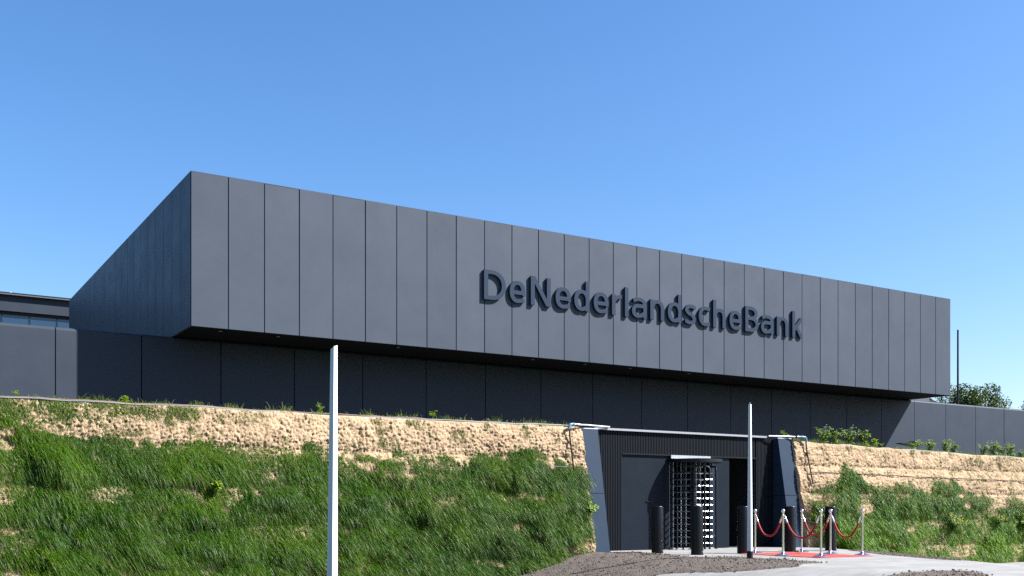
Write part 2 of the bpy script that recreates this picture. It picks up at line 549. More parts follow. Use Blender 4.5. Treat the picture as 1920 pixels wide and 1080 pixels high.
# terrace behind the earth wall
def terr_top(u):
    return np.interp(np.asarray(u, float), [21.3, 22.9, 26.2, 28.7, 32.0, 36.0], [2.88, 2.81, 2.735, 2.68, 2.655, 2.64])
tu = np.concatenate([[-60, -40, -20], np.arange(-6, 40, 0.5), [45, 60, 90, 140]])
tv = np.concatenate([np.arange(20.35, 30, 0.6), [34, 50, 90, 160]])
U, V = np.meshgrid(tu, tv)
Zt = terr_top(U) + (fbm(U * 1.5, V * 1.5, 77, 3) - 0.5) * 0.05
port = (U > 14) & (U < 21.6) & (V < 23)
P = np.stack([U, V, Zt], -1)
P0 = P[:1].copy(); P0[:, :, 2] = -0.8
P = np.concatenate([P0, P], 0)
# open the terrace front where the entrance cuts into it
cut = (P[:, :, 0] > 14.4) & (P[:, :, 0] < 21.2) & (P[:, :, 1] < 23.0)
P[:, :, 1] = np.where(cut, 23.0 + (P[:, :, 1] - 20.35) * 0.01, P[:, :, 1])
t = place('terrace', grid_mesh('terrace', P), 'terrace_soil'); t.rotation_euler = (0, 0, RZ)
tag(t, 'raised terrace ground behind the planted wall', kind='structure')

# ------------------------------------------------------------------ the bank building
bank = thing('bank_building', (FU0, FV, 2.6), 'long dark grey metal clad building with cantilevered upper volume over a panelled lower wall', 'building')
core = part('upper_volume', MB().box(FU0 + 0.05, FU1 - 0.05, FV + 0.06, FV + 20.0, FZ0 + 0.03, FZ1 - 0.02), 'joint', bank)

def bevel_panel(w, h, d, b=0.006):
    """panel standing on z=0, u from 0 to w, front at v=0"""
    m = MB()
    vs = [(0, d, 0), (w, d, 0), (w, d, h), (0, d, h), (0, b, 0), (w, b, 0), (w, b, h), (0, b, h), (b, 0, b), (w - b, 0, b), (w - b, 0, h - b), (b, 0, h - b)]
    m.add(vs, [(0, 1, 2, 3), (8, 11, 10, 9), (4, 8, 9, 5), (5, 9, 10, 6), (6, 10, 11, 7), (7, 11, 8, 4), (0, 4, 5, 1), (1, 5, 6, 2), (2, 6, 7, 3), (3, 7, 4, 0)])
    return m
GAP = 0.022
pm = bevel_panel(1.0 - GAP, FZ1 - FZ0, 0.05).mesh('panel'); pm.flip_normals()
for k in range(32):
    o = place('panel', pm, 'cladding', core, (k * 1.0 + GAP / 2, rng.uniform(-0.001, 0.001), FZ0 - 2.6))
    o.rotation_euler = (rng.uniform(-.0012, .0012), 0, rng.uniform(-.0012, .0012))
for k in range(20):      # left flank, seen at an angle
    o = place('panel', pm, 'cladding', core, (0.0, (k + 1) * 1.0 - GAP / 2 + 0.05, FZ0 - 2.6))
    o.rotation_euler = (0, 0, -math.pi / 2)
for k in range(20):      # right flank
    o = place('panel', pm, None, core, (32.0, k * 1.0 + GAP / 2 + 0.05, FZ0 - 2.6))
    o.rotation_euler = (0, 0, math.pi / 2)
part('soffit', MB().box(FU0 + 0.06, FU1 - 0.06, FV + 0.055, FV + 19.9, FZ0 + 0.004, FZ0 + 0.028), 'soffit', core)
part('roof_coping', MB().box(FU0 + 0.004, FU1 - 0.004, FV + 0.004, FV + 20.0, FZ1 + 0.002, FZ1 + 0.02), 'cladding', core)
for px in (412, 520, 745, 997, 1095, 1180, 1290):
    u = PU(px, FV + 0.5)
    part('downlight', MB().lathe([(0.05, 0), (0.055, 0.012)], (u, FV + 0.45, FZ0 - 0.009), 14), 'aluminium', core, 40)

# lower wall of wide panels with a rounded top
lw = part('lower_wall', MB().box(-18.6, 60, LV + 0.10, LV + 0.30, 2.2, FZ0 - 0.06), 'joint', bank)
def wall_panel(w, h, d=0.12, r=0.10):
    prof = [(d, 0), (0, 0), (0, h - r)]
    for k in range(1, 7):
        a = math.pi / 2 * k / 6
        prof.append((r - r * math.cos(a), h - r + r * math.sin(a)))
    prof += [(d + 0.25, h), (d + 0.25, h - 0.05), (d, h - 0.05)]
    n = len(prof); m = MB()
    vs = [(0, p[0], p[1]) for p in prof] + [(w, p[0], p[1]) for p in prof]
    fs = [(i, (i + 1) % n, n + (i + 1) % n, n + i) for i in range(n)]
    fs += [tuple(range(n))[::-1], tuple(range(n, 2 * n))]
    m.add(vs, fs)
    me = m.mesh('wall_panel', smooth=35)
    me.flip_normals()
    return me
WP = 2.2
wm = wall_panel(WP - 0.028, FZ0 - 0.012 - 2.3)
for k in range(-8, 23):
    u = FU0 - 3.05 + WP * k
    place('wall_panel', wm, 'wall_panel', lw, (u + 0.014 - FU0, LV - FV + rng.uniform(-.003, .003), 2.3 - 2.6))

# ------------------------------------------------------------------ letters on the facade
CAP, XH, ASC = 0.926, 0.70, 0.99
S_, T_ = 0.152, 0.128
hs, ht = S_ / 2, T_ / 2
def arc(cx, cy, rx, ry, a0, a1, n=28, p=2.25):
    out = []
    for i in range(n + 1):
        a = R(a0 + (a1 - a0) * i / n)
        c, s = math.cos(a), math.sin(a)
        out.append((cx + rx * math.copysign(abs(c) ** (2 / p), c), cy + ry * math.copysign(abs(s) ** (2 / p), s)))
    return out
def spline(P, n=8):
    Q = [P[0]] + list(P) + [P[-1]]
    out = []
    for i in range(1, len(Q) - 2):
        p0, p1, p2, p3 = [np.array(q) for q in Q[i - 1:i + 3]]
        for k in range(n):
            t = k / n
            out.append(tuple(0.5 * (2 * p1 + (p2 - p0) * t + (2 * p0 - 5 * p1 + 4 * p2 - p3) * t * t + (3 * p1 - p0 - 3 * p2 + p3) * t ** 3)))
    out.append(tuple(P[-1]))
    return out
def glyph(ch, w):
    """strokes (centre lines) and height of a letter of width w"""
    if ch == 'D':
        m = w * 0.36
        return [[(hs, 0), (hs, CAP)], [(hs, CAP - ht), (m, CAP - ht)] + arc(m, CAP / 2, w - m - hs, CAP / 2 - ht, 90, -90, p=2.1) + [(hs, ht)]], CAP
    if ch == 'N':
        return [[(hs, 0), (hs, CAP)], [(w - hs, 0), (w - hs, CAP)], [(hs * 0.95, CAP + 0.02), (w - hs * 0.95, -0.02)]], CAP
    if ch == 'B':
        m = w * 0.42; y = CAP * 0.535
        return [[(hs, 0), (hs, CAP)],
                [(hs, CAP - ht), (m, CAP - ht)] + arc(m, (CAP - ht + y) / 2, w * 0.93 - m - hs, (CAP - ht - y) / 2, 90, -90, p=2.1) + [(hs, y)],
                [(m, y)] + arc(m, (y + ht) / 2, w - m - hs, (y - ht) / 2, 90, -90, p=2.1) + [(hs, ht)]], CAP
    if ch == 'e':
        y = XH * 0.50
        return [[(hs, y - 0.02), (w - hs * 0.7, y - 0.02)], arc(w * 0.52, XH / 2, w * 0.52 - hs, XH / 2 - ht, 352, 360) + arc(w / 2, XH / 2, w / 2 - hs, XH / 2 - ht, 0, 285) + [(w - 0.035, 0.105)]], XH
    if ch == 'd':
        return [[(w - hs, 0), (w - hs, ASC)], arc(w / 2, XH / 2, w / 2 - hs, XH / 2 - ht, 55, 305) + [(w - hs, 0.16)], arc(w / 2, XH / 2, w / 2 - hs, XH / 2 - ht, 55, 20)], ASC
    if ch in 'hn':
        ry = 0.27
        return [[(hs, 0), (hs, ASC if ch == 'h' else XH)], arc(w / 2 + 0.01, XH - ht - ry, w / 2 - hs - 0.01, ry, 170, 0) + [(w - hs, 0)]], ASC if ch == 'h' else XH
    if ch == 'r':
        return [[(hs, 0), (hs, XH)], arc(w * 1.0, XH - ht - 0.24, w - hs, 0.24, 178, 90)], XH
    if ch == 'l':
        return [[(w / 2, 0), (w / 2, ASC)]], ASC
    if ch == 'a':
        cx = (w - hs) * 0.48
        return [[(w * 0.10, XH - 0.125)] + arc(w * 0.46, XH - ht - 0.21, w * 0.54 - hs, 0.21, 112, 0) + [(w - hs, 0.0)],
                [(w - hs, 0.41), (w * 0.46, 0.41)] + arc(w * 0.42, 0.237, w * 0.42 - hs, 0.173, 90, 270) + [(w * 0.62, 0.085), (w - hs, 0.19)]], XH
    if ch == 's':
        return [spline([(w - 0.045, XH - 0.105), (w * 0.62, XH - ht), (w * 0.32, XH - ht * 1.25), (hs * 1.02, XH * 0.715), (w * 0.33, XH * 0.56), (w * 0.66, XH * 0.46), (w - hs, XH * 0.275), (w * 0.70, ht * 1.2), (w * 0.36, ht), (0.03, 0.115)])], XH
    if ch == 'c':
        return [[(w - 0.02, XH - 0.10)] + arc(w * 0.58, XH / 2, w * 0.58 - hs, XH / 2 - ht, 78, 282) + [(w - 0.02, 0.10)]], XH
    if ch == 'k':
        return [[(hs, 0), (hs, ASC)], [(hs * 1.6, XH * 0.42), (w - hs * 1.15, XH + 0.02)], [(w * 0.42, XH * 0.56), (w - hs * 1.05, -0.02)]], ASC
def glyph_loops(ch, w):
    strokes, H = glyph(ch, w)
    st = 0.0095
    xs = np.arange(-0.04, w + 0.045, st); ys = np.arange(-0.04, H + 0.045, st)
    X, Y = np.meshgrid(xs, ys)
    F = np.full(X.shape, 9.0)
    for P in strokes:
        n = len(P)
        for i in range(n - 1):
            (x0, y0), (x1, y1) = P[i], P[i + 1]
            dx, dy = x1 - x0, y1 - y0; L = math.hypot(dx, dy)
            if L < 1e-6: continue
            tx, ty = dx / L, dy / L
            hw = hs * abs(ty) + ht * abs(tx) if abs(tx) > 1e-6 and abs(ty) > 1e-6 else (hs if abs(ty) > 0.5 else ht)
            hw = math.sqrt((hs * ty) ** 2 + (ht * tx) ** 2)
            t = (X - x0) * tx + (Y - y0) * ty
            pd = np.abs(-(X - x0) * ty + (Y - y0) * tx)
            if (i == 0 and True) or i == n - 2:
                lo = -t if i == 0 else -t - hw * 0.0
                hi = t - L
                f = np.maximum(pd - hw, np.maximum(-t, hi))
                if i == 0 and n > 2:
                    d = np.hypot(X - x1, Y - y1) - hw; f = np.minimum(f, np.where(t > L * 0.5, d, 9))
                if i == n - 2 and n > 2:
                    d = np.hypot(X - x0, Y - y0) - hw; f = np.minimum(f, np.where(t < L * 0.5, d, 9))
            else:
                tc = np.clip(t, 0, L)
                f = np.hypot(X - x0 - tc * tx, Y - y0 - tc * ty) - hw
            F = np.minimum(F, f)
    F = np.maximum(F, np.maximum(np.maximum(-X, X - w), np.maximum(-Y, Y - H)))
    # marching squares
    seg = {}
    def ip(a, b, fa, fb): return a + (b - a) * fa / (fa - fb)
    h, wd = F.shape
    inside = F < 0
    code = inside[:-1, :-1] * 1 + inside[:-1, 1:] * 2 + inside[1:, 1:] * 4 + inside[1:, :-1] * 8
    for j, i in zip(*np.nonzero((code > 0) & (code < 15))):
        c = code[j, i]
        e = {'b': ('h', j, i), 'r': ('v', j, i + 1), 't': ('h', j + 1, i), 'l': ('v', j, i)}
        tab = {1: ['lb'], 2: ['br'], 3: ['lr'], 4: ['rt'], 5: ['lt', 'rb'], 6: ['bt'], 7: ['lt'], 8: ['tl'], 9: ['tb'], 10: ['bl', 'tr'], 11: ['tr'], 12: ['rl'], 13: ['rb'], 14: ['bl']}
        for s in tab[int(c)]:
            seg.setdefault(e[s[0]], []).append(e[s[1]]); seg.setdefault(e[s[1]], []).append(e[s[0]])
    def pos(k):
        o, j, i = k
        if o == 'h': return (ip(xs[i], xs[i + 1], F[j, i], F[j, i + 1]), ys[j])
        return (xs[i], ip(ys[j], ys[j + 1], F[j, i], F[j + 1, i]))
    loops, seen = [], set()
    for k0 in list(seg):
        if k0 in seen: continue
        lp, k, prev = [], k0, None
        while k not in seen:
            seen.add(k); lp.append(pos(k))
            nx = [q for q in seg[k] if q != prev and q not in seen]
            prev = k
            if not nx: break
            k = nx[0]
        if len(lp) > 6:
            out = [lp[0]]
            for q in lp[1:]:
                if math.hypot(q[0] - out[-1][0], q[1] - out[-1][1]) > 0.0025: out.append(q)
            loops.append(out)
    return loops
LETTERS = [('D', 907.5, 948.7), ('e', 955.8, 985.3), ('N', 995.3, 1032.8), ('e', 1041.7, 1070.5), ('d', 1076.7, 1105.3), ('e', 1113.3, 1141.2),
           ('r', 1147.5, 1166.3), ('l', 1171.7, 1178.7), ('a', 1185, 1212.8), ('n', 1219.3, 1245.5), ('d', 1252.3, 1277.8), ('s', 1284.5, 1305),
           ('c', 1310.2, 1332), ('h', 1337.3, 1360.6), ('e', 1368, 1390.7), ('B', 1397.5, 1422.3), ('a', 1427, 1450.6), ('n', 1456.6, 1477.9), ('k', 1485.8, 1506.2)]
LG, LD = 0.022, 0.068
LFV = FV - LG - LD
BASEZ = FZ0 + 1.65
sign = thing('facade_sign', (PU(907.5, LFV), LFV, BASEZ), 'raised dark blue lettering running across the long metal facade', 'sign')
dg = bpy.context.evaluated_depsgraph_get()
for ch, x0, x1 in LETTERS:
    u0, u1 = PU(x0, LFV), PU(x1, LFV)
    cu = bpy.data.curves.new('letter', 'CURVE'); cu.dimensions = '2D'; cu.fill_mode = 'BOTH'
    cu.extrude = LD / 2; cu.bevel_depth = 0.003; cu.bevel_resolution = 0; cu.offset = -0.003
    for lp in glyph_loops(ch, u1 - u0):
        sp = cu.splines.new('POLY'); sp.points.add(len(lp) - 1)
        sp.points.foreach_set('co', [c for p in lp for c in (p[0], p[1], 0, 1)])
        sp.use_cyclic_u = True
    tmp = bpy.data.objects.new('tmp', cu); COL.objects.link(tmp)
    dg.update()
    me = bpy.data.meshes.new_from_object(tmp.evaluated_get(bpy.context.evaluated_depsgraph_get()))
    bpy.data.objects.remove(tmp); bpy.data.curves.remove(cu)
    me.name = 'letter'; me.materials.clear()
    o = place('letter', me, 'letter', sign, (u0 - PU(907.5, LFV), LD / 2, 0))
    o.rotation_euler = (math.pi / 2, 0, 0)
    o['label'] = 'raised letter %s' % ch

# ------------------------------------------------------------------ glazed block behind on the left
OV = FV + 31.0
off = thing('office_block', (0.0, OV, 2.6), 'low glazed office block with thin roof edge behind the lower wall at left', 'building')
ou0, ou1 = -22.0, 22.0
def orow(y): return ZAT(y, PU(0, OV), OV)
zr, ze, zd, zb_, zg = orow(547), orow(550.0), orow(552.0), orow(581.5), orow(587)
part('wall_band', MB().box(ou0, ou1, OV + 0.0, OV + 0.35, zb_, zd - 0.004), 'wall_panel', off)
part('roof', MB().box(ou0 - 0.2, ou1, OV - 0.21, OV + 12, zd, ze), 'roof_metal', off)
part('roof_edge', MB().box(ou0 - 0.2, ou1, OV - 0.12, OV + 12, ze + 0.002, zr), 'black_steel', off)
part('back_wall', MB().box(ou0, ou1, OV + 0.42, OV + 11, 2.6, zd - 0.006), 'joint', off)
part('window_head', MB().box(ou0, ou1, OV + 0.14, OV + 0.40, zg, zb_ - 0.003), 'joint', off)
mx = [PU(107.5, OV + 0.2), PU(56, OV + 0.2), PU(3.5, OV + 0.2)]
stp = (mx[0] - mx[2]) / 2
edges = [mx[0] + stp * (6 - k) for k in range(16)]
for k in range(len(edges) - 1):
    part('window', MB().box(edges[k + 1] + 0.03, edges[k] - 0.03, OV + 0.20, OV + 0.23, 4.0, zg - 0.003), 'window_glass', off)
    part('mullion', MB().box(edges[k + 1] - 0.028, edges[k + 1] + 0.028, OV + 0.16, OV + 0.40, 4.0, zg - 0.003), 'portal_panel', off)
for px, h in ((18.5, 0.14), (30, 0.05), (72, 0.08)):
    u = PU(px, OV + 1.0)
    part('roof_vent', MB().lathe([(0.03, 0), (0.03, h), (0.02, h + 0.02)], (u, OV + 0.6, zr + 0.001), 8), 'white_pipe' if h > 0.1 else 'black_steel', off, 40)

# ------------------------------------------------------------------ entrance portal
PU0, PU1 = 14.30, 21.30
IN0, IN1 = 14.78, 20.80
DO0, DO1, DZ = 15.65, 20.13, 2.385
portal = thing('entrance_portal', (PU0, RIB_V, 0.0), 'black ribbed entrance portal with slanted side panels set into the planted wall', 'entrance')
def fv(z): return WALL_V - BAT * (TOPZ - z)
def wing(u0, u1, z0, z1):
    m = MB()
    vs = [(u0, fv(z0), z0), (u1, fv(z0), z0), (u1, RIB_V - 0.002, z0), (u0, RIB_V - 0.002, z0), (u0, fv(z1), z1), (u1, fv(z1), z1), (u1, RIB_V - 0.002, z1), (u0, RIB_V - 0.002, z1)]
    return m.add(vs, [(0, 3, 2, 1), (4, 5, 6, 7), (0, 1, 5, 4), (1, 2, 6, 5), (2, 3, 7, 6), (3, 0, 4, 7)])
for u0, u1 in ((PU0, IN0), (IN1, PU1)):
    part('side_panel', wing(u0, u1, -0.3, 1.385), 'portal_panel', portal)
    part('side_panel', wing(u0, u1, 1.397, TOPZ - 0.02), 'portal_panel', portal)
    part('panel_cap', wing(u0 - 0.005, u1 + 0.005, TOPZ - 0.019, TOPZ), 'aluminium', portal)
    part('panel_backing', MB().box(u0 + 0.02, u1 - 0.02, RIB_V - 0.15, RIB_V + 0.6, -0.3, TOPZ - 0.03), 'joint', portal)
def ribs(u0, u1, z0, z1):
    m = MB(); m.box(u0, u1, RIB_V + 0.03, RIB_V + 0.3, z0, z1)
    p = 0.0512
    k = math.ceil(u0 / p)
    while k * p + 0.026 < u1:
        m.box(k * p, k * p + 0.026, RIB_V, RIB_V + 0.032, z0 + 0.001, z1 - 0.001); k += 1
    return m
for a in ((IN0 + 0.001, DO0, -0.1, 2.93), (DO0 + 0.001, DO1 - 0.001, DZ, 2.93), (DO1, IN1 - 0.001, -0.1, 2.93)):
    o = part('rib_cladding', ribs(*a), 'rib', portal); o['kind'] = 'stuff'
part('coping', MB().box(IN0 - 0.02, IN1 - 0.3, RIB_V - 0.07, RIB_V + 0.35, 2.935, 2.985), 'aluminium', portal)
part('roof_slab', MB().box(PU0 + 0.02, PU1 - 0.02, RIB_V + 0.1, RIB_V + 2.9, 2.6, 2.93), 'joint', portal)
TU0, TU1 = 17.18, 18.53          # turnstile bay
VD0 = 19.22
part('lintel', MB().box(DO0 - 0.01, DO1 + 0.01, RIB_V - 0.012, RIB_V + 0.02, DZ - 0.02, DZ + 0.012), 'rib', portal)
dp = part('door_panel', MB().box(DO0 + 0.004, TU0, RIB_V + 0.035, RIB_V + 0.12, 0.01, DZ - 0.022), 'door_panel', portal)
part('door_handle', MB().box(16.42, 16.62, RIB_V + 0.012, RIB_V + 0.034, 1.20, 1.225), 'black_steel', dp)
part('door_panel', MB().box(TU1 + 0.14, VD0, RIB_V + 0.035, RIB_V + 0.12, 0.01, DZ - 0.022), 'door_panel', portal)
part('door_post', MB().box(TU1 + 0.0, TU1 + 0.05, RIB_V - 0.02, RIB_V + 0.12, 0.0, DZ - 0.022), 'door_panel', portal)
part('door_post', MB().box(TU1 + 0.07, TU1 + 0.12, RIB_V + 0.0, RIB_V + 0.12, 0.0, DZ - 0.022), 'portal_panel', portal)
# dark passage behind the turnstile and the open doorway
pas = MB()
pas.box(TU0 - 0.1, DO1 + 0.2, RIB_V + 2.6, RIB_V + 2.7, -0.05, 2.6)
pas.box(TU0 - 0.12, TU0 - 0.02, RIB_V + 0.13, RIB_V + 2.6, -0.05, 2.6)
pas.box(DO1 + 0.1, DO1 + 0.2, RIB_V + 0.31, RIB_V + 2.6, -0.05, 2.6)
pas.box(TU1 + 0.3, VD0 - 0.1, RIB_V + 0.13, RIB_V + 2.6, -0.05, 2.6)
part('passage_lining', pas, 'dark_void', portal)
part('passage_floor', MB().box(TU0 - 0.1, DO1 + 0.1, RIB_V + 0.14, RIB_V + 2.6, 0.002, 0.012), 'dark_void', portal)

# ------------------------------------------------------------------ full-height turnstile
TC, TV = 17.86, RIB_V - 0.10
ts = thing('turnstile', (TC, TV, 0.0), 'full height steel bar turnstile under a dark rounded canopy in the portal', 'turnstile')
# canopy: half disc reaching out, with a bright straight flashing
can = MB(); n = 28; top, bot = [], []
for k in range(n + 1):
    a = math.pi + math.pi * k / n
    top.append((TC + 0.74 * math.cos(a), RIB_V - 0.05 + 0.80 * math.sin(a)))
ring = [(TC + 0.74, RIB_V - 0.004)] + [(TC - 0.74, RIB_V - 0.004)] + top
m_ = len(ring)
can.add([(p[0], p[1], 2.20) for p in ring] + [(p[0], p[1], 2.285) for p in ring],
        [tuple(range(m_))[::-1], tuple(range(m_, 2 * m_))] + [(i, (i + 1) % m_, m_ + (i + 1) % m_, m_ + i) for i in range(m_)])
part('canopy', can, 'black_steel', ts, 30)
part('flashing', MB().box(TC - 0.70, TC + 0.62, RIB_V - 0.06, RIB_V - 0.016, 2.30, 2.385), 'galvanised', ts)
part('rotor_post', MB().tube([(TC, TV, 0.0), (TC, TV, 2.2)], 0.055, 14), 'black_steel', ts, 40)
ROWS = [0.14 + 0.164 * k for k in range(13)]
for wing_a in (R(236), R(356), R(116)):
    for z in ROWS[:12]:
        q = (TC + 0.60 * math.cos(wing_a), TV + 0.60 * math.sin(wing_a), z)
        part('rotor_bar', MB().tube([(TC, TV, z), q], 0.017, 6), 'galvanised', ts, 50)
# fixed barrier at the left: upright bars and hoops on a curve
def curve_pt(a, r=0.70): return (TC + r * math.cos(a), TV + r * math.sin(a))
for k in range(6):
    a = R(178 + 15 * k)
    x, y = curve_pt(a)
    part('upright_bar', MB().tube([(x, y, 0.02), (x, y, 2.2)], 0.016, 6), 'black_steel', ts, 50)
for k in range(14):
    z = 0.10 + k * 0.154
    pts = [(*curve_pt(R(175 + 80 * i / 6)), z) for i in range(7)]
    part('hoop_bar', MB().tube(pts, 0.013, 6), 'black_steel', ts, 50)
for u in (17.27, 17.40, 17.53, 17.66, 17.79, 17.96):
    part('upright_bar', MB().tube([(u, RIB_V + 0.30, 0.05), (u, RIB_V + 0.30, 2.25)], 0.018, 6), 'galvanised', ts, 50)
# fixed comb at the right
for u in (18.06, 18.20, 18.34):
    part('comb_upright', MB().tube([(u, RIB_V + 0.02, 0.05), (u, RIB_V + 0.02, 2.25)], 0.017, 6), 'galvanised', ts, 50)
for z in ROWS:
    part('comb_bar', MB().tube([(18.04, RIB_V - 0.03, z), (18.42, RIB_V - 0.03, z)], 0.018, 6), 'galvanised', ts, 50)
part('comb_post', MB().box(18.42, 18.50, RIB_V - 0.06, RIB_V + 0.03, 0.0, 2.2), 'black_steel', ts)
# bent guard tubes
x, y = curve_pt(R(262), 0.72)
part('guard_tube', MB().tube([(x, y, 0.02), (x, y, 2.02), (x - 0.02, y + 0.02, 2.07), (x - 0.08, y + 0.05, 2.09), (x - 0.55, y + 0.35, 2.09)], 0.024, 8), 'black_steel', ts, 50)
part('guard_tube', MB().tube([(x - 0.14, y + 0.03, 0.02), (x - 0.14, y + 0.03, 2.05)], 0.022, 8), 'black_steel', ts, 50)
gu = PU(1343, RIB_V - 0.35)
part('guard_tube', MB().tube([(gu, RIB_V - 0.35, 0.0), (gu, RIB_V - 0.35, 2.03), (gu - 0.01, RIB_V - 0.33, 2.09), (gu - 0.05, RIB_V - 0.27, 2.11), (gu - 0.16, RIB_V - 0.03, 2.11)], 0.027, 8), 'black_steel', ts, 50)
for z in (0.35, 1.95):
    part('guard_bracket', MB().tube([(gu, RIB_V - 0.35, z), (gu - 0.16, RIB_V - 0.02, z)], 0.014, 6), 'galvanised', ts, 50)
part('threshold', MB().box(TU0, TU1, RIB_V - 0.12, RIB_V + 0.2, 0.004, 0.03), 'galvanised', ts)

# ------------------------------------------------------------------ bollards
bm = MB().lathe([(0.136, -0.03), (0.136, 1.065), (0.132, 1.078), (0.122, 1.086), (0.0, 1.086)], n=32).mesh('bollard', smooth=40)
rm = MB().lathe([(0.145, 0.0), (0.145, 0.008), (0.137, 0.010)], n=32).mesh('base_ring', smooth=40)
sm = MB().box(-0.012, 0.012, -0.140, -0.134, 0.05, 0.075).mesh('reflector')
BOL = [(15.40, 18.60, 'black bollard nearest the grey door panel, leftmost of the five'),
       (15.60, 17.47, 'black bollard standing in front of the turnstile bars'),
       (17.07, 17.55, 'black bollard half hidden behind the small pole'),
       (18.70, 17.65, 'black bollard before the right slanted portal panel'),
       (20.05, 17.60, 'black bollard before the planted wall, rightmost of the five')]
for u, v, lab in BOL:
    z = float(terrain(np.array([u]), np.array([v]))[0])
    t = thing('bollard', (u, v, z), lab, 'bollard', 'black bollards in front of the entrance')
    place('post', bm, 'bollard', t); place('base_ring', rm, 'black_steel', t)
    o = place('reflector', sm, 'galvanised', t); o.rotation_euler = (0, 0, 0.45)

# ------------------------------------------------------------------ rope stanchions and carpet
base_m = MB().lathe([(0.165, 0), (0.168, 0.008), (0.160, 0.016), (0.10, 0.035), (0.05, 0.055), (0.034, 0.075), (0.030, 0.085)], n=32).mesh('base', smooth=50)
tube_m = MB().lathe([(0.0245, 0.05), (0.0245, 0.93)], n=18).mesh('pole', smooth=40)
col_m = MB().lathe([(0.0255, 0.855), (0.036, 0.860), (0.036, 0.885), (0.0255, 0.892)], n=18).mesh('collar', smooth=50)
ball_m = MB().lathe([(0.022, 0.925), (0.030, 0.930), (0.022, 0.938)] + [(0.044 * math.sin(math.pi * k / 12), 0.972 - 0.044 * math.cos(math.pi * k / 12)) for k in range(2, 13)], n=20).mesh('ball_cap', smooth=60)
ST = {'A': (17.16, 17.26, 'chrome rope stanchion just right of the small pole'), 'B': (16.81, 16.07, 'chrome rope stanchion in front of the shaded ribbed wall'),
      'D': (17.02, 15.20, 'chrome rope stanchion at the near end of the left rope row'), 'C': (18.52, 17.12, 'chrome rope stanchion in front of the slanted portal panel, farthest back'),
      'E': (18.31, 16.08, 'chrome rope stanchion in front of the rightmost bollard'), 'F': (18.36, 15.24, 'chrome rope stanchion standing rightmost on the carpet edge')}
for k, (u, v, lab) in ST.items():
    t = thing('rope_stanchion', (u, v, 0.009), lab, 'stanchion', 'chrome stanchions along the red carpet')
    place('base', base_m, 'chrome', t); place('pole', tube_m, 'chrome', t); place('collar', col_m, 'chrome', t); place('ball_cap', ball_m, 'chrome', t)
for a, b, lab, sag in (('A', 'B', 'red velvet rope hanging nearest the small pole', 0.46), ('B', 'D', 'red velvet rope across the near left side of the carpet', 0.475),
                       ('C', 'E', 'red velvet rope behind, ending at the rightmost bollard', 0.46), ('E', 'F', 'red velvet rope hanging before the grass at right', 0.48)):
    p, q = Vector((ST[a][0], ST[a][1], 0.879)), Vector((ST[b][0], ST[b][1], 0.879))
    d = (q - p).normalized()
    p2, q2 = p + d * 0.04, q - d * 0.04
    t = thing('velvet_rope', tuple((p + q) / 2 - Vector((0, 0, 0.5))), lab, 'rope', 'red ropes between the stanchions')
    N_ = 26
    pts = []
    for k in range(N_ + 1):
        s = k / N_
        x = 2 * s - 1
        pts.append(p2.lerp(q2, s) + Vector((0, 0, -sag * (1 - abs(x) ** 2.4))))
    part('rope', MB().tube([tuple(w) for w in pts[1:-1]], 0.021, 10), 'velvet', t, 60)
    part('end_hook', MB().tube([tuple(w) for w in [p2, p2.lerp(pts[1], 0.5), pts[1], pts[2]]], [0.008, 0.012, 0.022, 0.023], 10), 'chrome', t, 60)
    part('end_hook', MB().tube([tuple(w) for w in [pts[-3], pts[-2], q2.lerp(pts[-2], 0.5), q2]], [0.023, 0.022, 0.012, 0.008], 10), 'chrome', t, 60)
cu_, cv_ = np.meshgrid(np.linspace(16.72, 18.38, 24), np.linspace(14.95, 17.35, 34))
cz = 0.008 + 0.006 * vnoise(cu_ * 2.5, cv_ * 4, 5)
P = np.stack([cu_, cv_, cz], -1)
rim = P.copy()
ca = place('red_carpet', grid_mesh('red_carpet', P), 'carpet'); ca.rotation_euler = (0, 0, RZ)
mdf = ca.modifiers.new('thickness', 'SOLIDIFY'); mdf.thickness = 0.007; mdf.offset = -1
tag(ca, 'red carpet laid on the paving between the chrome stanchions', 'carpet')

